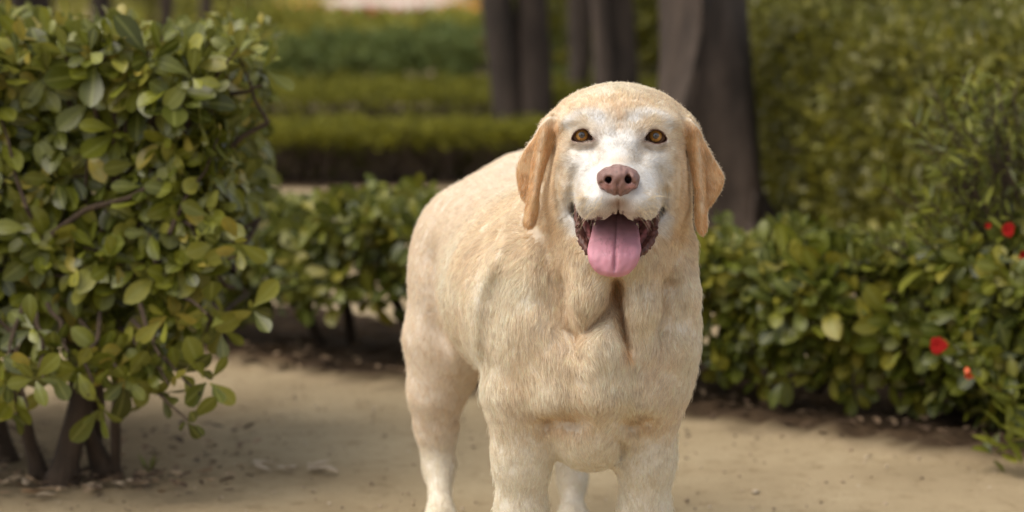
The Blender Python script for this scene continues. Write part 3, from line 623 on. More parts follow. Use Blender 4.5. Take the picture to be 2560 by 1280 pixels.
# ------------------------------------------------------------------ implicit modelling
def sm(a, b, k):
    h = np.maximum(k - np.abs(a - b), 0) / k
    return np.minimum(a, b) - h * h * k * 0.25
def smx(a, b, k): return -sm(-a, -b, k)
def ell(P, c, r, yaw=0.0, roll=0.0):
    q = P - np.asarray(c)
    if yaw:
        cs, sn = math.cos(yaw), math.sin(yaw)
        q = np.stack([q[:, 0] * cs + q[:, 2] * sn, q[:, 1], -q[:, 0] * sn + q[:, 2] * cs], -1)
    if roll:
        cs, sn = math.cos(roll), math.sin(roll)
        q = np.stack([q[:, 0] * cs + q[:, 1] * sn, -q[:, 0] * sn + q[:, 1] * cs, q[:, 2]], -1)
    r = np.asarray(r, float)
    k0 = np.linalg.norm(q / r, axis=1); k1 = np.linalg.norm(q / (r * r), axis=1)
    return k0 * (k0 - 1) / np.maximum(k1, 1e-6)
def E(P, px, py, D, rx, ry, rd, yaw=0.0, roll=0.0):      # ellipsoid, radii rx, ry in photo pixels at its depth
    s = D / FPX
    return ell(P, at(px, py, D), (rx * s, ry * s, rd), yaw, roll)
def rc(P, a, b, ra, rb):
    a = np.asarray(a); b = np.asarray(b); ab = b - a
    t = np.clip((P - a) @ ab / (ab @ ab), 0, 1)
    return np.linalg.norm(P - a - t[:, None] * ab, axis=1) - (ra + (rb - ra) * t)
def chain(P, pts, k=0.02):
    d = None
    for (a, ra), (b, rb) in zip(pts[:-1], pts[1:]):
        e = rc(P, a, b, ra, rb); d = e if d is None else sm(d, e, k)
    return d
def poly2(px, py, pts):            # signed distance to a closed polygon, pixels
    pts = np.asarray(pts, float); n = len(pts)
    d = np.full(px.shape, 1e18); s = np.ones(px.shape)
    for i in range(n):
        a = pts[i]; b = pts[i - 1]; ex, ey = b - a; wx, wy = px - a[0], py - a[1]
        t = np.clip((wx * ex + wy * ey) / (ex * ex + ey * ey), 0, 1)
        d = np.minimum(d, (wx - ex * t) ** 2 + (wy - ey * t) ** 2)
        c1 = py >= a[1]; c2 = py < b[1]; c3 = ex * wy > ey * wx
        s = np.where((c1 & c2 & c3) | (~c1 & ~c2 & ~c3), -s, s)
    return s * np.sqrt(d)
def groove(px, py, pts, wl, wr, end=.3):   # soft profile along a curve, 1 on the line, fading out to both ends
    pts = spl(pts, 4); n = len(pts) - 1
    lo, hi = pts.min(0) - 3 * max(wl, wr), pts.max(0) + 3 * max(wl, wr)
    out = np.zeros(px.shape)
    I = np.nonzero((px > lo[0]) & (px < hi[0]) & (py > lo[1]) & (py < hi[1]))[0]
    if not len(I): return out
    x, y = px[I], py[I]
    d = np.full(x.shape, 1e9); T = np.zeros(x.shape); sd = np.zeros(x.shape)
    for i in range(n):
        a, b = pts[i], pts[i + 1]
        ex, ey = b - a; wx, wy = x - a[0], y - a[1]
        t = np.clip((wx * ex + wy * ey) / max(ex * ex + ey * ey, 1e-9), 0, 1)
        q = np.hypot(wx - ex * t, wy - ey * t); m = q < d
        d[m] = q[m]; T[m] = (i + t[m]) / n; sd[m] = (ex * wy - ey * wx)[m]
    sd = sd / np.maximum(d, 1e-6) / np.hypot(ex, ey)
    wmix = np.where(sd > 0, wl, wr) if wl == wr else wr + (wl - wr) * (0.5 + 0.5 * np.clip(sd, -1, 1))
    e = np.clip(np.minimum(T, 1 - T) / end, 0, 1); e = e * e * (3 - 2 * e)
    out[I] = np.exp(-(d / wmix) ** 2) * e
    return out
def spl(pts, n=6):                 # smooth a polyline
    pts = np.asarray(pts, float); out = []
    Q = np.vstack([2 * pts[0] - pts[1], pts, 2 * pts[-1] - pts[-2]])
    for i in range(1, len(Q) - 2):
        for t in np.linspace(0, 1, n, endpoint=False):
            p0, p1, p2, p3 = Q[i - 1:i + 3]
            out.append(.5 * (2 * p1 + (p2 - p0) * t + (2 * p0 - 5 * p1 + 4 * p2 - p3) * t * t + (3 * p1 - p0 - 3 * p2 + p3) * t ** 3))
    out.append(pts[-1]); return np.array(out)
def spl_closed(pts, n=5):
    pts = np.asarray(pts, float); m = len(pts); out = []
    for i in range(m):
        p0, p1, p2, p3 = pts[i - 1], pts[i], pts[(i + 1) % m], pts[(i + 2) % m]
        for t in np.linspace(0, 1, n, endpoint=False):
            out.append(.5 * (2 * p1 + (p2 - p0) * t + (2 * p0 - 5 * p1 + 4 * p2 - p3) * t * t + (3 * p1 - p0 - 3 * p2 + p3) * t ** 3))
    return np.array(out)

def net(f, xs, ys, zs, coarse=4, margin=0.8):
    """surface nets over a rectilinear grid; only cells near the surface are evaluated finely"""
    nx, ny, nz = len(xs), len(ys), len(zs)
    ix, iy, iz = [np.unique(np.r_[np.arange(0, n, coarse), n - 1]) for n in (nx, ny, nz)]
    G = np.stack(np.meshgrid(xs[ix], ys[iy], zs[iz], indexing='ij'), -1).reshape(-1, 3)
    dc = f(G).reshape(len(ix), len(iy), len(iz))
    sx, sy, sz = [np.maximum(np.r_[np.diff(a), 0], np.r_[0, np.diff(a)]) for a in (xs[ix], ys[iy], zs[iz])]
    near = np.abs(dc) < margin * np.sqrt(sx[:, None, None] ** 2 + sy[None, :, None] ** 2 + sz[None, None, :] ** 2)
    blk = np.zeros((len(ix), len(iy), len(iz)), bool); blk[:] = near
    for ax in range(3):
        b2 = blk.copy()
        sl = [slice(None)] * 3; sr = [slice(None)] * 3
        sl[ax] = slice(0, -1); sr[ax] = slice(1, None)
        b2[tuple(sl)] |= blk[tuple(sr)]; blk = b2
    def up(a):
        a = np.repeat(a, np.diff(np.r_[ix, nx]), 0); a = np.repeat(a, np.diff(np.r_[iy, ny]), 1)
        return np.repeat(a, np.diff(np.r_[iz, nz]), 2)
    sgn = up(np.where(dc < 0, -1.0, 1.0).astype(np.float32)); m = up(blk)
    I = np.nonzero(m)
    vals = np.empty(len(I[0]), np.float32)
    for s in range(0, len(vals), 400000):
        e = slice(s, s + 400000)
        vals[e] = f(np.stack([xs[I[0][e]], ys[I[1][e]], zs[I[2][e]]], -1))
    sgn[I] = vals
    A = sgn; neg = A < 0
    c = np.zeros((nx - 1, ny - 1, nz - 1), np.uint8)
    for dx in (0, 1):
        for dy in (0, 1):
            for dz in (0, 1):
                c += neg[dx:nx - 1 + dx, dy:ny - 1 + dy, dz:nz - 1 + dz]
    act = (c > 0) & (c < 8)
    ci = np.stack(np.nonzero(act), -1)
    vid = np.full(act.shape, -1, np.int32); vid[act] = np.arange(len(ci))
    acc = np.zeros((len(ci), 3)); cnt = np.zeros(len(ci))
    ax3 = (xs, ys, zs)
    def corner(d): return A[ci[:, 0] + d[0], ci[:, 1] + d[1], ci[:, 2] + d[2]].astype(float)
    def pos(d): return np.stack([ax3[a][ci[:, a] + d[a]] for a in range(3)], -1)
    for a in range(3):
        o1, o2 = [b for b in range(3) if b != a]
        for u in (0, 1):
            for v in (0, 1):
                d0 = [0, 0, 0]; d0[o1] = u; d0[o2] = v; d1 = list(d0); d1[a] = 1
                f0, f1 = corner(d0), corner(d1)
                x = (f0 < 0) != (f1 < 0)
                t = np.where(x, f0 / np.where(x, f0 - f1, 1), 0)
                p = pos(d0) * (1 - t)[:, None] + pos(d1) * t[:, None]
                acc[x] += p[x]; cnt[x] += 1
    V = acc / cnt[:, None]
    quads = []
    for a in range(3):
        o1, o2 = [(1, 2), (2, 0), (0, 1)][a]
        s0 = [slice(None)] * 3; s1 = [slice(None)] * 3
        s0[a] = slice(0, -1); s1[a] = slice(1, None)
        n0, n1 = neg[tuple(s0)], neg[tuple(s1)]
        e = n0 != n1
        sh = [slice(None)] * 3
        J = np.stack(np.nonzero(e), -1)
        ok = (J[:, o1] > 0) & (J[:, o2] > 0) & (J[:, o1] < (nx, ny, nz)[o1] - 1) & (J[:, o2] < (nx, ny, nz)[o2] - 1)
        J = J[ok]; flip = n0[J[:, 0], J[:, 1], J[:, 2]]
        def cell(du, dv):
            K = J.copy(); K[:, o1] -= du; K[:, o2] -= dv
            return vid[K[:, 0], K[:, 1], K[:, 2]]
        q = np.stack([cell(1, 1), cell(0, 1), cell(0, 0), cell(1, 0)], -1)
        q[~flip] = q[~flip][:, ::-1]
        quads.append(q)
    Q = np.concatenate(quads); Q = Q[(Q >= 0).all(1)]
    return V, Q
def relax(V, Q, n=1, k=0.5):
    for _ in range(n):
        a = np.zeros_like(V); c = np.zeros(len(V))
        for i in range(4):
            for j in (1, 3):
                np.add.at(a, Q[:, i], V[Q[:, (i + j) % 4]]); np.add.at(c, Q[:, i], 1)
        V = V + k * (a / np.maximum(c, 1)[:, None] - V)
    return V
def vnormals(V, Q):
    n = np.cross(V[Q[:, 2]] - V[Q[:, 0]], V[Q[:, 3]] - V[Q[:, 1]])
    o = np.zeros_like(V)
    for i in range(4): np.add.at(o, Q[:, i], n)
    return unit(o)
def axis(lo, hi, flo, fhi, fine, crs):
    a = np.arange(flo, fhi + fine * .5, fine)
    return np.r_[np.arange(flo - crs, lo - crs, -crs)[::-1], a, np.arange(a[-1] + crs, hi + crs, crs)]

# ------------------------------------------------------------------ the dog's shape
def wc(X, Y, Z): return w2c(np.array([X, Y, Z]))
EYE = [(1455, 340, 2.916), (1640, 342, 2.916)]
ALM_L = spl_closed([(1430, 348), (1436, 335), (1449, 325), (1465, 325), (1475, 335), (1483, 350), (1469, 353), (1454, 356), (1440, 354)])
ALM_R = spl_closed([(1611, 350), (1619, 336), (1630, 326), (1646, 326), (1659, 336), (1667, 350), (1656, 356), (1641, 359), (1626, 355)])
MOUTH = spl_closed([(1447, 522), (1442, 540), (1444, 570), (1451, 600), (1464, 622), (1490, 640), (1540, 655), (1590, 642), (1612, 622), (1628, 602), (1638, 570), (1642, 540), (1637, 524), (1600, 490), (1540, 480), (1490, 490)])
EAR_L1 = spl_closed([(1402, 298), (1380, 297), (1361, 308), (1350, 338), (1338, 385), (1330, 440), (1320, 500), (1311, 550), (1316, 563), (1327, 565), (1338, 548), (1344, 520), (1345, 480), (1356, 430), (1372, 385), (1388, 350), (1400, 318)])
EAR_L2 = spl_closed([(1385, 305), (1360, 310), (1336, 347), (1312, 380), (1298, 410), (1296, 440), (1304, 480), (1318, 502), (1332, 500), (1350, 420), (1375, 340)])
EAR_R1 = spl_closed([(1702, 299), (1722, 303), (1737, 320), (1749, 347), (1757, 400), (1759, 460), (1764, 530), (1764, 568), (1757, 580), (1748, 574), (1741, 555), (1740, 520), (1738, 470), (1730, 420), (1722, 380), (1712, 340)])
EAR_R2 = spl_closed([(1712, 303), (1740, 318), (1757, 352), (1776, 388), (1798, 425), (1805, 445), (1800, 470), (1782, 498), (1762, 522), (1748, 515), (1740, 440), (1728, 360)])

def dog_sdf(P):
    px, py = px_of(P); D = P[:, 2]; s = D / FPX
    A = at
    # ---- trunk
    d = E(P, 1372, 722, 3.33, 268, 262, .30, yaw=-.19)
    d = sm(d, E(P, 1325, 640, 3.60, 205, 270, .17), .08)
    d = sm(d, E(P, 1440, 690, 3.17, 215, 235, .16), .08)
    # ---- thighs and hind legs
    d = sm(d, E(P, 1240, 622, 3.47, 172, 180, .2), .06)
    d = sm(d, E(P, 1128, 750, 3.54, 106, 235, .115), .08)
    d = sm(d, E(P, 1410, 760, 3.58, 110, 200, .115), .05)
    lo = np.nonzero((py > 560) & (D > 3.30))[0]
    if len(lo):
        Q = P[lo]; e = d[lo]
        for sx in (0, 1):
            if sx == 0:
                pts = [(A(1094, 860, 3.51), .052), (A(1089, 985, 3.52), .0390), (A(1091, 1070, 3.54), .0295), (A(1097, 1160, 3.55), .0222), (A(1101, 1300, 3.50), .0205)]
                foot = c2w(A(1101, 1300, 3.50))
            else:
                pts = [(A(1415, 860, 3.54), .056), (A(1420, 985, 3.55), .040), (A(1428, 1105, 3.57), .0260), (A(1431, 1190, 3.56), .0205), (A(1431, 1300, 3.52), .0195)]
                foot = c2w(A(1431, 1300, 3.52))
            fx, fy = foot[0], foot[1]
            pts.append((wc(fx, fy - .01, .055), .022))
            e = sm(e, chain(Q, pts, .03), .04)
            e = sm(e, ell(Q, wc(fx, fy - .042, .026), (.034, .025, .050)), .015)
            for k in (-1.5, -.5, .5, 1.5):
                e = sm(e, rc(Q, wc(fx + k * .015, fy - .05, .030), wc(fx + k * .018, fy - .095 + abs(k) * .006, .017), .014, .011), .006)
        d[lo] = e
    # ---- tail, carried low behind
    lo = np.nonzero(D > 3.55)[0]
    if len(lo):
        r = c2w(A(1300, 520, 3.74)); Q = P[lo]
        d[lo] = sm(d[lo], chain(Q, [(wc(r[0], r[1] - .02, .50), .036), (wc(r[0] - .01, r[1] + .08, .44), .028), (wc(r[0] - .02, r[1] + .14, .33), .022), (wc(r[0] - .02, r[1] + .17, .22), .014)], .03), .04)
    # ---- everything in front
    fi = np.nonzero((D < 3.32))[0]
    if len(fi):
        d[fi] = front_sdf(P[fi], px[fi], py[fi], d[fi])
    g3 = np.nonzero((D > 3.30) & (D < 3.75) & (py < 1000) & (px < 1200))[0]
    if len(g3):
        g = np.clip((D[g3] - 3.30) / .08, 0, 1) * np.clip((3.75 - D[g3]) / .05, 0, 1)
        d[g3] += .013 * groove(px[g3], py[g3], [(1080, 560), (1088, 650), (1096, 740), (1108, 840), (1128, 930)], 34, 15) * g
    return d

def front_sdf(P, px, py, d):
    D = P[:, 2]; A = at; s = D / FPX
    d = sm(d, E(P, 1320, 800, 3.10, 137, 215, .105, roll=.10), .05)
    d = sm(d, E(P, 1622, 845, 3.10, 114, 230, .105, roll=-.02), .05)
    d = sm(d, E(P, 1487, 880, 3.06, 185, 195, .110), .05)
    d = sm(d, E(P, 1400, 985, 3.065, 95, 85, .085, roll=.4), .03)
    d = sm(d, E(P, 1590, 985, 3.065, 85, 85, .085, roll=-.4), .03)
    d = sm(d, E(P, 1473, 1085, 3.115, 108, 100, .11), .034)
    lo = np.nonzero(py > 760)[0]
    if len(lo):
        Q = P[lo]; e = d[lo]
        for cx, top, rr, lx in ((1303, 1010, .056, 1303), (1620, 1000, .053, 1612)):
            f = c2w(A(lx, 1280, 3.12)); fx, fy = f[0], f[1]
            pts = [(A(cx, top - 30, 3.08), rr), (A(lx + 2, 1150, 3.10), .0365), (A(lx, 1280, 3.12), .0325), (wc(fx, fy + .005, .13), .029), (wc(fx, fy, .07), .027), (wc(fx, fy - .01, .04), .029)]
            e = sm(e, chain(Q, pts, .03), .02)
            e = sm(e, ell(Q, wc(fx, fy - .04, .03), (.040, .030, .054)), .02)
            for k in (-1.5, -.5, .5, 1.5):
                e = sm(e, rc(Q, wc(fx + k * .016, fy - .04, .032), wc(fx + k * .020, fy - .088 + abs(k) * .006, .018), .015, .012), .006)
        d[lo] = e
    # ---- neck
    n = rc(P, A(1540, 430, 3.08), A(1500, 800, 3.11), .086, .110)
    n = sm(n, E(P, 1537, 560, 3.05, 176, 150, .085), .05)
    d = sm(d, n, .07)
    up = np.nonzero((py < 1130) & (D < 3.20))[0]
    if len(up):
        Q = P[up]; e = d[up]; x, y = px[up], py[up]; DD = Q[:, 2]
        # dewlap: two hanging folds with a pleat between
        f1 = chain(Q, [(A(1458, 630, 2.990), .031), (A(1468, 735, 2.968), .0300), (A(1456, 805, 2.985), .019)], .02)
        f2 = chain(Q, [(A(1614, 630, 2.990), .031), (A(1609, 770, 2.968), .0265), (A(1604, 865, 2.985), .0170)], .02)
        f3 = chain(Q, [(A(1524, 800, 3.000), .016), (A(1500, 880, 2.972), .031), (A(1500, 975, 2.982), .030), (A(1496, 1065, 3.03), .026)], .02)
        e = sm(e, f1, .018); e = sm(e, f2, .019); e = sm(e, f3, .018)
        e = sm(e, chain(Q, [(A(1312, 575, 3.035), .022), (A(1300, 680, 3.015), .026), (A(1330, 800, 3.01), .030)], .03), .03)
        e = sm(e, chain(Q, [(A(1700, 620, 3.035), .018), (A(1695, 740, 3.02), .024), (A(1690, 860, 3.025), .024)], .03), .03)
        g = np.clip((3.10 - DD) / .05, 0, 1)
        def s2(pts, wl, wr, amp):
            nonlocal e
            e = e + amp * groove(x, y, pts, wl, wr) * g
        s2([(1538, 640), (1547, 740), (1560, 830), (1576, 905)], 16, 14, .019)
        s2([(1545, 680), (1522, 770), (1480, 822), (1438, 862)], 18, 13, .012)
        s2([(1425, 800), (1442, 860), (1462, 930)], 14, 14, .011)
        s2([(1406, 660), (1413, 730), (1422, 800), (1446, 880)], 34, 13, .009)
        s2([(1664, 650), (1657, 730), (1647, 810), (1632, 900)], 13, 34, .009)
        s2([(1290, 560), (1232, 650), (1187, 760), (1187, 880), (1212, 980)], 14, 18, -.007)
        s2([(1325, 590), (1268, 680), (1236, 790), (1245, 900)], 26, 36, .005)
        s2([(1330, 700), (1400, 820), (1455, 900)], 30, 22, .009)
        s2([(1680, 680), (1698, 760), (1700, 860)], 20, 26, .008)
        s2([(1350, 560), (1330, 650), (1350, 760), (1400, 880)], 40, 30, -.004)
        d[up] = e
    ar = np.nonzero((py > 950) & (py < 1230) & (D < 3.2))[0]
    if len(ar):
        x, y = px[ar], py[ar]; e = d[ar]
        for pts, wd, amp in (([(1345, 1085), (1365, 1056), (1400, 1046), (1440, 1058), (1470, 1085)], 22, .009),
                             ([(1560, 1085), (1580, 1058), (1615, 1044), (1650, 1062)], 22, .009),
                             ([(1540, 1085), (1556, 1120), (1548, 1165)], 12, .006)):
            e = e + amp * groove(x, y, pts, wd, wd)
        d[ar] = e
    # skin lies a little under the coat; thinner coat towards the face
    d = d + .0045
    hd = np.nonzero((px > 1210) & (px < 1900) & (py < 800) & (D < 3.22))[0]
    if len(hd):
        d[hd] = head_sdf(P[hd], px[hd], py[hd], d[hd])
    return d - .0045                 # dog() subtracts it again for all

def head_sdf(P, px, py, d):
    D = P[:, 2]; A = at; s = D / FPX
    h = E(P, 1494, 325, 3.01, 118, 106, .105)
    h = sm(h, E(P, 1598, 325, 3.01, 118, 106, .105), .035)
    h = sm(h, E(P, 1546, 330, 2.985, 118, 108, .080), .025)
    h = sm(h, E(P, 1446, 430, 3.0, 92, 140, .082), .04)
    h = sm(h, E(P, 1650, 430, 3.0, 88, 140, .082), .04)
    h = sm(h, rc(P, A(1452, 520, 2.99), A(1498, 620, 2.965), .042, .030), .03)
    h = sm(h, rc(P, A(1632, 520, 2.99), A(1592, 620, 2.965), .042, .030), .03)
    h = sm(h, E(P, 1448, 303, 2.921, 46, 16, .020), .024)
    h = sm(h, E(P, 1646, 303, 2.921, 46, 16, .020), .024)
    for (ex, ey, eD) in EYE:
        h = sm(h, E(P, ex, ey, eD + .003, 33, 30, .0155), .012)
    # muzzle
    m = rc(P, A(1546, 385, 2.960), A(1546, 450, 2.852), .047, .030)
    m = sm(m, rc(P, A(1492, 440, 2.94), A(1505, 475, 2.865), .034, .026), .02)
    m = sm(m, rc(P, A(1600, 440, 2.94), A(1587, 475, 2.865), .034, .026), .02)
    h = sm(h, m, .036)
    h = sm(h, rc(P, A(1540, 590, 2.97), A(1540, 638, 2.895), .045, .022), .03)
    cav = np.maximum(poly2(px, py, MOUTH) * s, np.maximum(D - 2.995, 2.70 - D))
    h = smx(h, -cav, .005)
    f = E(P, 1498, 500, 2.853, 49, 52, .044, roll=-.15)
    f = sm(f, E(P, 1592, 502, 2.853, 49, 52, .044, roll=.15), .016)
    f = sm(f, E(P, 1468, 495, 2.890, 30, 52, .042), .022)
    f = sm(f, E(P, 1621, 497, 2.890, 30, 52, .042), .022)
    f = sm(f, E(P, 1544, 484, 2.838, 34, 43, .030), .012)
    h = sm(h, f, .016)
    front = np.clip((3.03 - D) / .03, 0, 1)
    def stroke(pts, wl, wr, amp):
        nonlocal h
        h = h + amp * groove(px, py, pts, wl, wr) * front
    stroke([(1545, 290), (1546, 365)], 28, 28, .0024)
    stroke([(1478, 354), (1490, 385), (1498, 430)], 20, 20, .0055)
    stroke([(1616, 354), (1603, 385), (1596, 430)], 20, 20, .0055)
    stroke([(1422, 364), (1448, 376), (1478, 368)], 9, 9, .0025)
    stroke([(1614, 370), (1645, 379), (1674, 366)], 9, 9, .0025)
    stroke([(1452, 400), (1436, 440), (1428, 480), (1432, 520), (1436, 560)], 17, 9, .0090)
    stroke([(1640, 400), (1655, 440), (1661, 480), (1657, 525), (1652, 560)], 9, 17, .0090)
    stroke([(1408, 380), (1400, 440), (1404, 500), (1420, 570)], 11, 20, .0065)
    stroke([(1684, 380), (1690, 440), (1686, 500), (1672, 570)], 20, 11, .0065)
    stroke([(1419, 440), (1411, 490), (1420, 540)], 12, 12, -.0045)
    stroke([(1674, 440), (1680, 490), (1672, 540)], 12, 12, -.0045)
    stroke([(1546, 492), (1545, 535)], 3.5, 3.5, .0040)
    stroke([(1470, 475), (1450, 500), (1446, 530)], 11, 11, -.0042)
    stroke([(1618, 475), (1638, 500), (1640, 530)], 11, 11, -.0042)
    stroke([(1398, 315), (1382, 370), (1362, 440), (1350, 500), (1345, 560)], 15, 13, .014)
    stroke([(1708, 325), (1722, 380), (1734, 450), (1740, 520), (1744, 570)], 13, 15, .014)
    d = sm(d, h + .0020, .034)
    for al in (ALM_L, ALM_R):
        d = smx(d, -np.maximum(poly2(px, py, al) * s, D - 2.935), .0015)
    def flap(poly, Dm, t, grow=.0045):
        q = poly2(px, py, poly) * s + t - grow
        return np.hypot(np.maximum(q, 0), D - Dm) - t
    sd = []
    for a, b in ((EAR_L1, EAR_L2), (EAR_R1, EAR_R2)):
        L = a is EAR_L1
        fold = np.exp(-((px - (1368 - (py - 300) * .17 if L else 1736 + (py - 300) * .075)) / 17) ** 2)
        e1 = flap(a, 2.962 + .00006 * np.clip(py - 300, 0, 300) - .011 * fold, .0065)
        e2 = flap(b, 2.985 + (.0001 * (1345 - px) if L else .00008 * (px - 1750)), .007)
        sd.append(sm(e1, e2, .006))
    e = np.minimum(*sd)
    e = sm(e, rc(P, A(1398, 314, 2.985), A(1376, 350, 2.972), .012, .008), .010)
    e = sm(e, rc(P, A(1702, 316, 2.985), A(1726, 354, 2.972), .012, .008), .010)
    e = e + .0020
    tt = np.clip((py - 290) / 110, 0, 1); k = .017 - .014 * tt * tt * (3 - 2 * tt)
    hh = np.maximum(k - np.abs(d - e), 0) / k
    return np.minimum(d, e) - hh * hh * k * 0.25

def dog(P):
    return dog_sdf(P) + .0045
# ------------------------------------------------------------------ the dog
DOG = empty('dog', (0.10, 3.2, 0), label='cream old labrador with white face and pink tongue out, standing on the sandy path', cat='dog')
def grid(lo, hi, h): return [np.arange(lo[i], hi[i] + h, h) for i in range(3)]
def net_mesh(name, f, lo, hi, h, mat, attrs=None, rl=1, parent=DOG):
    V, Q = net(f, *grid(lo, hi, h)); V = relax(V, Q, rl, .5)
    px, py = px_of(V)
    return mesh_obj(name, c2w(V), Q, mat, parent, attrs={'col': attrs(V, px, py)} if attrs else None)

xs = axis(-.29, .28, .005, .25, .0018, .0040); ys = axis(-.62, .25, -.01, .215, .0018, .0040); zs = axis(2.76, 4.0, 2.78, 3.0, .0019, .0045)
BV, BQ = net(dog, xs, ys, zs)
BV = relax(BV, BQ, 1, .4)
BN = vnormals(BV, BQ)

def sstep(a, b, x):
    t = np.clip((x - a) / (b - a), 0, 1); return t * t * (3 - 2 * t)
def gau(px, py, x, y, rx, ry=None):
    return np.exp(-((px - x) / rx) ** 2 - ((py - y) / (ry or rx)) ** 2)
def line_m(px, py, pts, w): return groove(px, py, pts, w, w, .12)
CREAM = np.array([.86, .735, .575]); TAN = np.array([.74, .52, .29]); WHITE = np.array([.86, .85, .84]); PALE = np.array([.91, .84, .71]); PINKB = np.array([.88, .755, .625])
LIPC = np.array([.085, .035, .028])
def coat(V, nrm):                 # coat colour: cream, tan or white, plus golden bounce light painted into creases
    px, py = px_of(V); D = V[:, 2]
    n1, n2, n3 = wob(V, .11), wob(V, .035, 1), wob(V, .014, 2)
    c = CREAM + (PALE - CREAM) * np.clip(.40 + .26 * n1 + .10 * n2, 0, 1)[:, None]
    back = sstep(3.10, 3.35, D)
    c = c + (PINKB - c) * (back * .8)[:, None]
    def mix(col, m):
        nonlocal c
        c = c + (np.asarray(col) - c) * np.clip(m, 0, 1)[:, None]
    body = sstep(540, 640, py)
    f = sstep(3.22, 3.14, D)
    mix(PALE * 1.03, f * body * .7 * line_m(px, py, [(1320, 560), (1240, 650), (1190, 760), (1195, 900), (1215, 1000)], 24))
    mix(PALE * 1.03, f * body * .7 * line_m(px, py, [(1310, 600), (1300, 700), (1330, 780)], 38))
    mix(PALE * 1.02, f * .5 * (gau(px, py, 1500, 960, 60, 80) + gau(px, py, 1710, 800, 30, 120)))
    mix(PALE * 1.02, sstep(1060, 1160, py) * .85)
    mix(TAN * 1.05, f * .45 * gau(px, py, 1385, 1056, 60, 24) + f * .45 * gau(px, py, 1605, 1054, 50, 22))  # light bouncing in the armpit folds, painted as tan
    mix(TAN * [.98, .88, .70], f * (.75 * line_m(px, py, [(1540, 660), (1552, 780), (1575, 915)], 17) + .35 * line_m(px, py, [(1540, 700), (1505, 790), (1430, 865)], 13)))  # golden glow between the throat folds, bounced light painted into the coat
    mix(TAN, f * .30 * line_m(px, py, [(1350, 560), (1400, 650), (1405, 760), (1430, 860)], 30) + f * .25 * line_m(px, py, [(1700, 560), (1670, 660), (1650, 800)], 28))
    hd = (D < 3.13) & (py < 720)
    H = np.where(hd, sstep(720, 640, py), 0)
    mix(CREAM * [1.0, .98, .95], H * .75)
    mix(TAN * 1.08, H * .34 * (line_m(px, py, [(1395, 320), (1385, 420), (1375, 520), (1400, 620)], 26) + line_m(px, py, [(1702, 330), (1712, 430), (1712, 520), (1690, 620)], 26)))
    mix(PALE, H * .8 * gau(px, py, 1545, 222, 110, 26))
    mix(TAN * 1.10, H * .28 * line_m(px, py, [(1548, 222), (1549, 260), (1549, 300), (1547, 350)], 22))
    mix(TAN * 1.12, H * .30 * gau(px, py, 1545, 262, 95, 22))
    fr = H * sstep(3.05, 3.0, D)
    wm = 1.15 * gau(px, py, 1545, 470, 98, 82) + 1.05 * gau(px, py, 1488, 530, 45, 30) + 1.05 * gau(px, py, 1602, 530, 45, 30) + .55 * gau(px, py, 1545, 300, 46, 40) + 1.0 * gau(px, py, 1545, 360, 62, 55) + .9 * gau(px, py, 1445, 410, 42, 60) + .9 * gau(px, py, 1648, 412, 42, 60)
    wm = wm + .95 * line_m(px, py, [(1408, 330), (1425, 302), (1455, 286), (1490, 290), (1515, 312)], 15) + .95 * line_m(px, py, [(1572, 312), (1600, 288), (1640, 284), (1668, 302), (1684, 332)], 15)
    wm = wm + .75 * line_m(px, py, [(1425, 470), (1420, 530), (1440, 600)], 20) + .75 * line_m(px, py, [(1664, 470), (1662, 530), (1650, 600)], 20)
    wm = wm + .5 * gau(px, py, 1460, 650, 30, 30) + .5 * gau(px, py, 1620, 650, 30, 30)
    mix(WHITE, fr * sstep(.05, 1.22, wm + .10 * n2 + .08 * n3) * .97)
    mix(TAN * 1.1, fr * .38 * line_m(px, py, [(1549, 262), (1549, 300), (1547, 335)], 15))
    mix(TAN * 1.05, fr * .42 * gau(px, py, 1546, 402, 38, 12))
    mix([.34, .19, .12], fr * .85 * gau(px, py, 1545, 508, 34, 17) * (D < 2.87))
    mix([.45, .30, .22], fr * .35 * gau(px, py, 1505, 530, 34, 12) * (D < 2.87) + fr * .35 * gau(px, py, 1588, 530, 34, 12) * (D < 2.87))
    for ex, ey, sg in ((1455, 340, 1), (1641, 342, -1)):
        mix([.16, .085, .05], fr * .75 * gau(px, py, ex + sg * 30, ey + 10, 10, 9))
        mix([.22, .14, .10], fr * .55 * line_m(px, py, [(ex + sg * 22, ey - 16), (ex, ey - 18), (ex - sg * 24, ey - 2)][::sg], 6))
        mix([.26, .17, .12], fr * .55 * line_m(px, py, [(ex + sg * 34, ey + 26), (ex, ey + 20), (ex - sg * 30, ey + 16)][::sg], 9))
        mix([.30, .22, .18], fr * .40 * gau(px, py, ex + sg * 38, ey + 2, 13, 22))
    # ears
    eL = poly2(px, py, EAR_L1) < 3; eL |= poly2(px, py, EAR_L2) < 3; eR = (poly2(px, py, EAR_R1) < 3) | (poly2(px, py, EAR_R2) < 3)
    ear = ((eL & (D < 3.01)) | (eR & (D < 3.01))).astype(float)
    ear *= sstep(285, 330, py)
    mix(TAN * [.95, .82, .66] * (1 + .05 * n2[:, None]), ear * .85)
    mix(PALE * .95, ear * .35 * (line_m(px, py, [(1362, 310), (1345, 400), (1335, 500)], 5) + line_m(px, py, [(1745, 330), (1752, 440), (1756, 540)], 5)))  # highlight down each ear fold, painted as a pale line
    return np.clip(c * (1 + .04 * n3)[:, None], 0, .95)
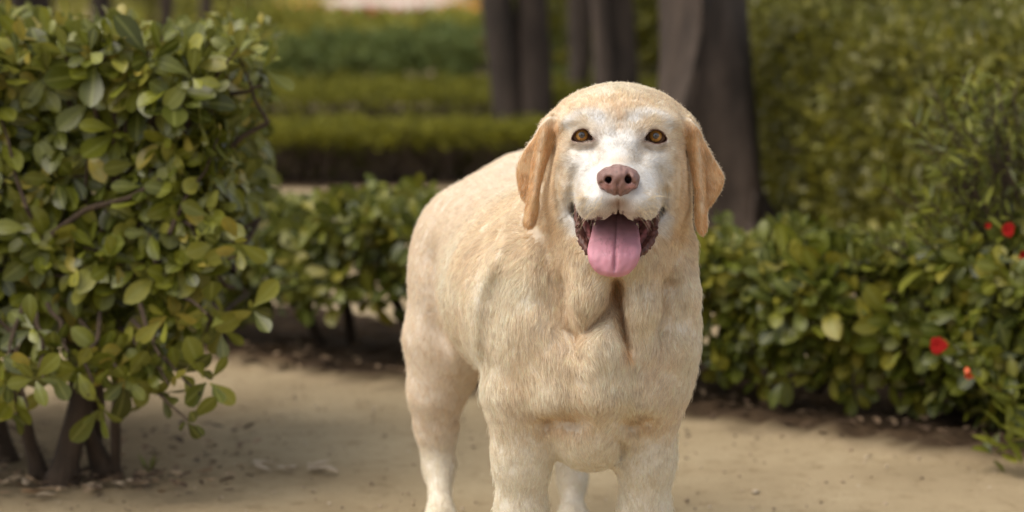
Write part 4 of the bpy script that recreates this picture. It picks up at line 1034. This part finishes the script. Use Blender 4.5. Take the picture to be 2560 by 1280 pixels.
def bare(V, nrm):                 # 1 where the skin has no fur (mouth, lips, lid rims)
    px, py = px_of(V); D = V[:, 2]
    b = np.zeros(len(V)); col = np.tile(LIPC, (len(V), 1))
    m = (px > 1420) & (px < 1660) & (py > 470) & (py < 670) & (D < 3.05)
    I = np.nonzero(m)[0]
    if len(I):
        p = poly2(px[I], py[I], MOUTH)
        cav = (p < 1.5) & (D[I] > 2.903) & (py[I] > 500)
        lip = (p < 4) & (nrm[I, 1] < -.93) & (D[I] < 2.93) & (py[I] > 515) & (py[I] < 575)
        b[I[cav | lip]] = 1
        mid = np.clip(1 - np.abs(px[I] - 1541) / 95, 0, 1)
        cc = np.array([.20, .06, .05]) * (.30 + .5 * mid)[:, None]
        col[I[cav]] = cc[cav]
    for al in (ALM_L, ALM_R):
        c0 = al.mean(0)
        I = np.nonzero((np.abs(px - c0[0]) < 50) & (np.abs(py - c0[1]) < 40) & (D < 3))[0]
        if len(I):
            p = poly2(px[I], py[I], al) < 2.6
            b[I[p]] = 1; col[I[p]] = [.13, .060, .045]
    I = np.nonzero((np.abs(px - 1545) < 60) & (np.abs(py - 452) < 50) & (D < 2.86))[0]
    if len(I):
        p = ((px[I] - 1545) / 47) ** 2 + ((py[I] - 451) / 36) ** 2 < 1
        b[I[p]] = 1; col[I[p]] = [.22, .11, .09]
    return b, col

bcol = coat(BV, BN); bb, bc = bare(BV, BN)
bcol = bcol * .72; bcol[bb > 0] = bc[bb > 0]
skin, nt, b = new_mat('dog_skin')
a = N(nt, 'ShaderNodeAttribute', attribute_name='col'); nt.links.new(a.outputs['Color'], b.inputs['Base Color'])
b.inputs['Roughness'].default_value = .55
nz = N(nt, 'ShaderNodeTexNoise', Scale=260.0, Detail=3.0); bp = N(nt, 'ShaderNodeBump', Strength=.35, Distance=.002)
nt.links.new(nz.outputs[0], bp.inputs['Height']); nt.links.new(bp.outputs[0], b.inputs['Normal'])
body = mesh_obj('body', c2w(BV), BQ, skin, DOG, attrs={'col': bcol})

# nose
def nose_f(P):
    px, py = px_of(P); A = at
    d = E(P, 1545, 444, 2.822, 50, 32, .026)
    d = sm(d, E(P, 1545, 467, 2.824, 34, 27, .024), .010)
    d = sm(d, E(P, 1510, 449, 2.817, 17, 21, .017), .006)
    d = sm(d, E(P, 1581, 450, 2.817, 17, 21, .017), .006)
    for s_, x0, x1 in ((-1, 1522, 1502), (1, 1568, 1589)):
        d = smx(d, -rc(P, A(x0, 450, 2.78), A(x0 + 2 * s_, 448, 2.815), .0050, .0040), .003)
        d = smx(d, -chain(P, [(A(x0 + 2 * s_, 457, 2.785), .0024), (A((x0 + x1) / 2, 462, 2.792), .0020), (A(x1, 457, 2.806), .0010)], .002), .002)
    d = d + .0022 * groove(px, py, [(1545, 452), (1544, 475), (1544, 500)], 3.2, 3.2, .2)
    d = d + .0006 * wob(P, .012)
    return d
def nose_c(V, px, py):
    c = np.tile([.215, .115, .098], (len(V), 1)) * (1 + .10 * wob(V, .008))[:, None]
    top = sstep(436, 418, py); c = c + (np.array([.33, .20, .18]) - c) * (top * .5)[:, None]
    for x in (1514, 1577):
        pk = gau(px, py, x, 467, 14, 6); c = c + (np.array([.55, .27, .27]) - c) * (pk * .8)[:, None]
    rs = np.random.default_rng(5)
    for _ in range(16):
        x, y = rs.uniform(1505, 1590), rs.uniform(416, 484)
        c = c * (1 - .55 * gau(px, py, x, y, rs.uniform(1.2, 2.6)))[:, None]
    nos = np.maximum(gau(px, py, 1523, 450, 8), gau(px, py, 1568, 450, 8)) * (V[:, 2] > 2.803)
    return c + (np.array([.04, .012, .01]) - c) * np.clip(nos * 1.5, 0, 1)[:, None]
nose_m, nt, b = new_mat('nose_leather')
a = N(nt, 'ShaderNodeAttribute', attribute_name='col'); nt.links.new(a.outputs['Color'], b.inputs['Base Color'])
b.inputs['Roughness'].default_value = .30
vo = N(nt, 'ShaderNodeTexVoronoi', Scale=700.0); bp = N(nt, 'ShaderNodeBump', Strength=.35, Distance=.0006)
nt.links.new(vo.outputs['Distance'], bp.inputs['Height']); nt.links.new(bp.outputs[0], b.inputs['Normal'])
net_mesh('nose', nose_f, at(1485, 500, 2.785) - [0, 0, 0], at(1606, 402, 2.86), .0009, nose_m, nose_c)

# tongue
TONG = spl_closed([(1488, 545), (1479, 580), (1470, 612), (1468, 636), (1474, 660), (1489, 680), (1512, 690), (1536, 693), (1560, 690), (1580, 678), (1595, 655), (1602, 630), (1601, 600), (1597, 570), (1592, 545), (1540, 530)])
def tongue_f(P):
    px, py = px_of(P); D = P[:, 2]
    Dm = 2.846 + .0000090 * np.maximum(652 - py, 0) ** 2 + .0000030 * np.maximum(py - 655, 0) ** 2
    cx = 1541 - (py - 550) * .04
    u = (px - cx) / 62
    Dm = Dm + .007 * u * u + .0035 * np.exp(-((px - cx) / 4.5) ** 2) * sstep(692, 660, py) - .0016 * np.exp(-((np.abs(px - cx) - 14) / 14) ** 2)
    t = .0062
    q = poly2(px, py, TONG) * D / FPX + t
    return (np.hypot(np.maximum(q, 0), (D - Dm) * .82) - t) + .0003 * wob(P, .012)
def tongue_c(V, px, py):
    c = np.tile([.52, .235, .30], (len(V), 1))
    g = sstep(640, 560, py) * .65
    c = c + (np.array([.44, .25, .26]) - c) * g[:, None]
    c = c * (1 + .07 * wob(V, .02))[:, None]
    cx = 1541 - (py - 550) * .04
    c = c * (1 - .35 * np.exp(-((px - cx) / 2.2) ** 2) * sstep(690, 670, py))[:, None]
    ed = np.clip(1 - np.abs(poly2(px, py, TONG)) / 9, 0, 1)
    c = c + (np.array([.60, .26, .33]) - c) * (ed * .5)[:, None]
    rs = np.random.default_rng(11)
    for _ in range(60):
        x = 1535 + rs.normal() * 22; y = rs.uniform(592, 640); l = rs.uniform(4, 13)
        c = c * (1 - .16 * line_m(px, py, [(x, y), (x + rs.normal() * 1.5, y + l / 2), (x + rs.normal() * 2, y + l)], 1.3))[:, None]
    return c
ton_m, nt, b = new_mat('tongue_skin')
a = N(nt, 'ShaderNodeAttribute', attribute_name='col'); nt.links.new(a.outputs['Color'], b.inputs['Base Color'])
b.inputs['Roughness'].default_value = .42; b.inputs['Subsurface Weight'].default_value = .25
b.inputs['Subsurface Radius'].default_value = (.006, .002, .0015); b.inputs['Subsurface Scale'].default_value = 1.0
vo = N(nt, 'ShaderNodeTexNoise', Scale=900.0, Detail=4.0); bp = N(nt, 'ShaderNodeBump', Strength=.4, Distance=.0008)
nt.links.new(vo.outputs[0], bp.inputs['Height']); nt.links.new(bp.outputs[0], b.inputs['Normal'])
net_mesh('tongue', tongue_f, at(1455, 705, 2.83) - [.004, 0, 0], at(1615, 525, 2.985), .0009, ton_m, tongue_c)

# lips with their serrated edge, gums, teeth
def lips_f(P, side):
    px, py = px_of(P); A = at; d = np.full(len(P), 1.0)
    for q in ([(1441, 512, 2.912), (1443, 545, 2.908), (1448, 580, 2.900), (1456, 606, 2.892), (1472, 628, 2.882), (1490, 640, 2.875)],
              [(1643, 514, 2.912), (1641, 548, 2.908), (1635, 584, 2.900), (1626, 606, 2.892), (1610, 626, 2.882), (1590, 640, 2.875)]):
        sg = 1 if q[0][0] < 1541 else -1
        if sg == side: continue
        d = np.minimum(d, chain(P, [(A(*c), .0030 + .0009 * (i > 1)) for i, c in enumerate(q)], .004))
        q2 = [(x + sg * (7 + 3 * (i > 2)), y - 2, D + .004) for i, (x, y, D) in enumerate(q[:5])]
        d = sm(d, chain(P, [(A(*c), .0026) for c in q2], .003), .002)
    rs = np.random.default_rng(2)
    for sg, pts in ((-1, [(1444, 566), (1447, 578), (1448, 590), (1451, 600), (1456, 609), (1461, 617), (1466, 624), (1471, 630)]), (1, [(1639, 568), (1637, 580), (1634, 591), (1630, 600), (1625, 608), (1619, 615), (1612, 622), (1606, 629)])):
        if sg != side: continue
        for i, (x, y) in enumerate(pts):
            Dd = 2.898 - .0018 * i
            a_ = A(x, y, Dd); b_ = A(x + sg * rs.uniform(4, 6.5), y + rs.uniform(0, 6), Dd - .002)
            d = sm(d, rc(P, a_, b_, .0024, rs.uniform(.0011, .0019)), .0012)
    return d + .0004 * wob(P, .006)
def lips_c(V, px, py):
    c = np.tile([.105, .045, .035], (len(V), 1)) * (1 + .25 * wob(V, .007))[:, None]
    return np.clip(c, .01, 1)
lip_m, nt, b = new_mat('lip_skin')
a = N(nt, 'ShaderNodeAttribute', attribute_name='col'); nt.links.new(a.outputs['Color'], b.inputs['Base Color'])
b.inputs['Roughness'].default_value = .45; b.inputs['Specular IOR Level'].default_value = .3
for sd_ in (-1, 1):
    net_mesh('lip', lambda P: lips_f(P, sd_), at(1428 if sd_ < 0 else 1560, 650, 2.865), at(1520 if sd_ < 0 else 1656, 500, 2.925), .0010, lip_m, lips_c)
def gums_f(P, side):
    A = at; d = np.full(len(P), 1.0)
    for sg in (side,):
        m = lambda x: 1541 - sg * (1541 - x) * -1 if sg > 0 else x
        d = np.minimum(d, chain(P, [(A(m(1455), 528, 2.935), .0045), (A(m(1461), 565, 2.922), .0055), (A(m(1474), 600, 2.905), .0050), (A(m(1486), 622, 2.893), .005)], .004))
        d = sm(d, chain(P, [(A(m(1471), 535, 2.945), .0045), (A(m(1475), 575, 2.926), .0050), (A(m(1490), 605, 2.90), .005)], .004), .002)
    return d + .0006 * wob(P, .008)
def gums_c(V, px, py):
    k = np.clip(.5 + .6 * wob(V, .012), 0, 1)[:, None]
    return np.array([.42, .16, .16]) * k + np.array([.16, .065, .055]) * (1 - k)
for sd_ in (-1, 1):
    net_mesh('gum', lambda P: gums_f(P, sd_), at(1445 if sd_ < 0 else 1570, 640, 2.88), at(1520 if sd_ < 0 else 1640, 515, 2.955), .0011, lip_m, gums_c)
tooth_m, nt, b = new_mat('tooth'); b.inputs['Base Color'].default_value = (.72, .62, .45, 1); b.inputs['Roughness'].default_value = .25
for x, sg in ((1486, 1), (1593, -1)):
    f = lambda P: rc(P, at(x - 1 * sg, 568, 2.920), at(x + 1 * sg, 558, 2.916), .0022, .0010)
    net_mesh('tooth', f, at(x - 14, 580, 2.895), at(x + 14, 538, 2.93), .0009, tooth_m)

# eyes
eye_m, nt, b = new_mat('eyeball')
a = N(nt, 'ShaderNodeAttribute', attribute_name='col'); nt.links.new(a.outputs['Color'], b.inputs['Base Color'])
b.inputs['Roughness'].default_value = .12; b.inputs['Coat Weight'].default_value = 1.0; b.inputs['Coat Roughness'].default_value = .02
def uvs(r, n=48, m=32):
    V = [(0, 0, r)]; F = []
    for i in range(1, m):
        th = math.pi * i / m
        for j in range(n): V.append((r * math.sin(th) * math.cos(6.28318530 * j / n), r * math.sin(th) * math.sin(6.28318530 * j / n), r * math.cos(th)))
    V.append((0, 0, -r)); L = len(V) - 1
    for j in range(n):
        k = (j + 1) % n
        F.append((0, 1 + j, 1 + k, 1 + k)); F.append((L, L - n + k, L - n + j, L - n + j))
        for i in range(m - 2): F.append((1 + i * n + j, 1 + (i + 1) * n + j, 1 + (i + 1) * n + k, 1 + i * n + k))
    return np.array(V), F
EV, EF = uvs(.0134, 64, 48)
EV[:, 2] += .0011 * np.exp(-(np.hypot(EV[:, 0], EV[:, 1]) / .0058) ** 4) * (EV[:, 2] > 0)
for i, (ex, ey, eD) in enumerate(EYE):
    tri = [[f[0], f[1], f[2]] for f in EF if f[2] == f[3]]
    c = at(ex - .5, ey - 2.5, eD + .0055)
    z = unit(-c); x = unit(np.cross([0, 1, 0], z)); y = np.cross(z, x)
    W = c + EV[:, :1] * x + EV[:, 1:2] * y + EV[:, 2:] * z
    r = np.hypot(EV[:, 0], EV[:, 1]); an = np.arctan2(EV[:, 1], EV[:, 0])
    fib = .5 + .5 * np.sin(an * 23 + 3 * np.sin(an * 5)) * np.sin(an * 41 + 1)
    iris = np.array([.36, .175, .038]) * (.65 + .55 * fib[:, None]) * (1 + .45 * sstep(.002, -.004, EV[:, 1]))[:, None]  # lid shade painted in: upper iris darker than the lower
    col = np.tile([.20, .11, .07], (len(EV), 1))
    fr = EV[:, 2] > 0
    m_i = (1 - sstep(.0074, .0080, r)) * fr; col = col + (iris - col) * m_i[:, None]
    ring = np.exp(-((r - .0077) / .0008) ** 2) * fr; col = col * (1 - .75 * ring)[:, None]
    m_p = (1 - sstep(.0034, .0044, r)) * fr; col = col + (np.array([.05, .045, .045]) - col) * m_p[:, None]
    quads = np.array([f for f in EF if f[2] != f[3]])
    me_o = mesh_obj('eye', c2w(W), quads, eye_m, DOG, attrs={'col': col})

# ------------------------------------------------------------------ coat of fur, one curves object on the body
def make_fur():
    rs = np.random.default_rng(21)
    T = np.concatenate([BQ[:, [0, 1, 2]], BQ[:, [0, 2, 3]]])
    A_, B_, C_ = BV[T[:, 0]], BV[T[:, 1]], BV[T[:, 2]]
    fn = np.cross(B_ - A_, C_ - A_); area = np.linalg.norm(fn, axis=1) / 2; fn = fn / np.maximum(area * 2, 1e-12)[:, None]
    cen = (A_ + B_ + C_) / 3
    facing = -(fn * unit(cen)).sum(1)
    px, py = px_of(cen)
    head = ((cen[:, 2] < 3.06) & (py < 690) & (px > 1270)).astype(float)
    infr = (py < 1330)
    wgt = area * np.where(facing > -.15, 1.0, .12) * (1 + 1.15 * head) * np.where(infr, 1, .25) * np.where(cen[:, 2] > 3.4, .62, 1)
    NH = 520000
    ti = rs.choice(len(T), NH, p=wgt / wgt.sum())
    u, v = rs.random(NH), rs.random(NH); fl = u + v > 1; u[fl], v[fl] = 1 - u[fl], 1 - v[fl]
    P = A_[ti] + (B_[ti] - A_[ti]) * u[:, None] + (C_[ti] - A_[ti]) * v[:, None]
    n = BN[T[ti, 0]] * (1 - u - v)[:, None] + BN[T[ti, 1]] * u[:, None] + BN[T[ti, 2]] * v[:, None]
    n = unit(n)
    b_, _ = bare(P, n)
    k = b_ == 0; P, n = P[k], n[k]
    px, py = px_of(P); D = P[:, 2]
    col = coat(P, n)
    # lay of the coat
    G = [(1540, 700, 2.99, 0, -1, .1), (1460, 740, 2.99, -.5, -1, .1), (1610, 760, 2.99, .3, -1, .1), (1400, 650, 3.0, -.3, -1, .3), (1690, 650, 3.02, .3, -1, .3),
         (1300, 680, 3.02, -.35, -.9, .3), (1240, 800, 3.04, -.1, -1, .4), (1330, 850, 3.0, .25, -1, 0), (1420, 930, 2.98, .35, -1, 0), (1490, 940, 2.96, -.05, -1, 0), (1570, 930, 2.98, -.25, -1, 0),
         (1640, 850, 3.0, -.2, -1, 0), (1720, 820, 3.06, .15, -1, .3), (1480, 1080, 3.0, 0, -.8, .5), (1310, 1000, 3.02, .1, -1, .05), (1630, 1000, 3.02, -.05, -1, .05),
         (1300, 1200, 3.07, -.1, -1, .05), (1615, 1200, 3.07, .1, -1, .05), (1250, 700, 3.2, -.25, -.6, .8), (1150, 620, 3.3, -.4, -.5, .8), (1180, 800, 3.3, -.1, -.6, .8), (1230, 480, 3.35, -.45, -.15, .9),
         (1100, 600, 3.45, -.3, -.7, .6), (1060, 750, 3.5, -.1, -1, .25), (1080, 1000, 3.55, 0, -1, .1), (1100, 1200, 3.64, 0, -1, .1), (1280, 400, 3.6, -.3, -.1, 1), (1430, 1200, 3.66, 0, -1, .1), (1330, 560, 3.1, -.3, -.7, .6)]
    g0 = np.array([at(*g[:3]) for g in G]); gd = unit(np.array([g[3:] for g in G]))
    dr = np.zeros_like(P)
    for c0, d0 in zip(g0, gd):
        dr += np.exp(-((P - c0) ** 2).sum(1) / .055 ** 2 / 1.6)[:, None] * d0 + 1e-7 * d0
    dr = unit(dr)
    nb = at(1545, 440, 2.79)
    rd = P - nb; rd[:, 2] = np.maximum(rd[:, 2], 0) * 1.2 + .012; rd[:, 1] -= .02 * sstep(420, 560, py); rd = unit(rd)
    earm = ((poly2(px, py, EAR_L1) < 4) | (poly2(px, py, EAR_L2) < 4) | (poly2(px, py, EAR_R1) < 4) | (poly2(px, py, EAR_R2) < 4)) & (D < 3.02) & (py > 295)
    hm = np.where(D < 3.08, sstep(660, 520, py), 0) * sstep(3.10, 3.02, D)
    dr = unit(dr * (1 - hm)[:, None] + rd * hm[:, None])
    dr[earm] = unit(np.stack([(px[earm] - 1545) / 900, -np.ones(earm.sum()), np.full(earm.sum(), .15)], -1))
    amp = (.30 - .20 * hm)
    for ch in range(3):
        dr[:, ch] += amp * (wob(P, .075, ch) * .8 + wob(P, .021, (ch + 1) % 3) * .55)
    # length and lift
    L = .0110 + .002 * wob(P, .1)
    L = L + (.0145 - L) * np.exp(-((px - 1500) / 160) ** 2 - ((py - 860) / 170) ** 2) * (D < 3.1)
    L = np.where(py > 1060, L + (.0095 - L) * sstep(1060, 1180, py), L)
    L = np.where(D > 3.30, .010, L)
    L = L * (1 - hm) + .0085 * hm
    mz = gau(px, py, 1545, 460, 95, 85) * (D < 2.93)
    L = L * (1 - .5 * np.clip(mz * 1.2, 0, 1))
    nearnose = gau(px, py, 1545, 450, 60, 50) * (D < 2.86); L = L * (1 - .55 * np.clip(nearnose * 1.3, 0, 1))
    for ex, ey, eD in EYE: L = L * (1 - .65 * gau(px, py, ex, ey, 38, 26) * (D < 2.96))
    L = np.where(earm, .0065, L)
    mo = np.abs(poly2(px, py, MOUTH)); L = L * np.where((D < 2.99) & (mo < 12) & (py > 540), .55, 1)
    L = L * rs.uniform(.65, 1.2, len(P))
    lift = np.where(hm > .5, .26, .28) + .12 * wob(P, .03, 2) + rs.normal(0, .09, len(P))
    lift = lift * np.where((py > 1040) | (D > 3.22), .72, 1)
    gd_ = rs.random(len(P)) < .03; L = np.where(gd_ & (L > .008), L * 1.35, L); lift = np.where(gd_, lift + .35, lift)
    tng = dr - (dr * n).sum(1)[:, None] * n; tng = unit(tng)
    d0 = unit(tng + n * np.clip(lift, .08, .9)[:, None] + rs.normal(0, .09, P.shape))
    droop = unit(tng - n * .06)
    p0 = P - n * .0006; p1 = p0 + d0 * (L * .36)[:, None]; p2 = p1 + unit(d0 * .6 + droop * .6) * (L * .34)[:, None]; p3 = p2 + unit(droop + np.array([0, -.15, 0])) * (L * .32)[:, None]
    # locks: tips drawn together in small tufts
    cs = .0038 + .0032 * (1 - hm); Pw = P + np.stack([wob(P, .02, i) for i in range(3)], -1) * .0012
    key = np.floor(Pw / cs[:, None].round(4)).astype(np.int64); hk = key[:, 0] * 73856093 ^ key[:, 1] * 19349663 ^ key[:, 2] * 83492791 ^ (hm > .5).astype(np.int64)
    _, inv = np.unique(hk, return_inverse=True); cnt = np.bincount(inv)
    ctip = np.stack([np.bincount(inv, p3[:, i]) / cnt for i in range(3)], -1)[inv]
    cl = np.clip(.38 - .18 * hm, 0, 1) * rs.uniform(.5, 1, len(P)); cl[earm] *= .5; cl = cl * np.where((py > 1060) | (D > 3.25), .5, 1)
    p3 = p3 + (ctip - p3) * cl[:, None]; cm = (p1 * .3 + ctip * .7); p2 = p2 + (cm - p2) * (cl * .30)[:, None]
    tuft = np.random.default_rng(4).normal(0, 1, len(cnt))[inv] * np.where((py > 1060) | (D > 3.25), .35, 1)
    shade = 1 + .05 * tuft + .12 * rs.normal(0, 1, len(P))
    col = np.clip(col * np.clip(shade, .6, 1.25)[:, None], 0, .93)
    wh = rs.random(len(P)) < .16; col[wh] = col[wh] * .5 + np.array([.9, .84, .74]) * .5
    R = (.00020 - .00006 * hm) * rs.uniform(.75, 1.25, len(P))
    # whiskers and stray hairs
    ws = []
    for sg in (-1, 1):
        for _ in range(26):
            x = 1545 + sg * rs.uniform(38, 92); y = rs.uniform(478, 535)
            cand = np.argmin((px - x) ** 2 + (py - y) ** 2 + ((D > 2.93) * 1e5))
            dv = unit(np.array([sg * rs.uniform(.3, 1.0), rs.uniform(-1.1, .25), -rs.uniform(-.1, .7)])); l = rs.uniform(.012, .038)
            q0 = P[cand]; ws.append([q0, q0 + dv * l * .35, q0 + dv * l * .7 + [0, -.06 * l, 0], q0 + dv * l + [0, -.22 * l, 0]])
    for _ in range(22):
        x = rs.uniform(1425, 1665); y = rs.uniform(610, 700)
        if 1470 < x < 1602: continue
        cand = np.argmin((px - x) ** 2 + (py - y) ** 2 + ((D > 2.99) * 1e5)); dv = unit(np.array([rs.normal() * .5, -1, -.5])); l = rs.uniform(.012, .025)
        q0 = P[cand]; ws.append([q0, q0 + dv * l * .35, q0 + dv * l * .7, q0 + dv * l + [rs.normal() * .003, 0, 0]])
    ws = np.array(ws)
    PTS = np.stack([p0, p1, p2, p3], 1); PTS = np.concatenate([PTS, ws])
    nW = len(ws); R = np.concatenate([R, np.full(nW, .00013)]); col = np.concatenate([col, np.tile([.85, .74, .52], (nW, 1))])
    PTS = c2w(PTS) - np.array(DOG.location)
    n_ = len(PTS)
    cu = bpy.data.hair_curves.new('fur'); cu.add_curves([4] * n_)
    cu.attributes['position'].data.foreach_set('vector', PTS.astype(np.float32).ravel())
    ra = cu.attributes.get('radius') or cu.attributes.new('radius', 'FLOAT', 'POINT')
    ra.data.foreach_set('value', (R[:, None] * np.array([1, .9, .62, .12])).astype(np.float32).ravel())
    ca = cu.attributes.new('col', 'FLOAT_COLOR', 'CURVE')
    ca.data.foreach_set('color', np.concatenate([col, np.ones((n_, 1))], 1).astype(np.float32).ravel())
    m, nt, b = new_mat('fur_hair')
    a = N(nt, 'ShaderNodeAttribute', attribute_name='col')
    hi = nt.nodes.new('ShaderNodeHairInfo')
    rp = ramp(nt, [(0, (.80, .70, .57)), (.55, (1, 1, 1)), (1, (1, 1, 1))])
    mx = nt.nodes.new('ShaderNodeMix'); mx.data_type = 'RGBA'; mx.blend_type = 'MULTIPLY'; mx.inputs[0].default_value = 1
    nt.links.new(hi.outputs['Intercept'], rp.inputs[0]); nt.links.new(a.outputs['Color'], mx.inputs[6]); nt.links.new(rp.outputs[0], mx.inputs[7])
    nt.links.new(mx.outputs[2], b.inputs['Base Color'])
    b.inputs['Roughness'].default_value = .5; b.inputs['Specular IOR Level'].default_value = .35
    tr = nt.nodes.new('ShaderNodeBsdfTranslucent'); nt.links.new(mx.outputs[2], tr.inputs['Color'])
    ms = nt.nodes.new('ShaderNodeMixShader'); ms.inputs[0].default_value = .38
    nt.links.new(b.outputs[0], ms.inputs[1]); nt.links.new(tr.outputs[0], ms.inputs[2])
    nt.links.new(ms.outputs[0], nt.nodes['Material Output'].inputs['Surface'])
    cu.materials.append(m)
    o = bpy.data.objects.new('fur', cu); COL.objects.link(o); o.parent = DOG
    return o
if not globals().get('NOFUR'): make_fur()
print('dog', round(time.time() - T0, 1))
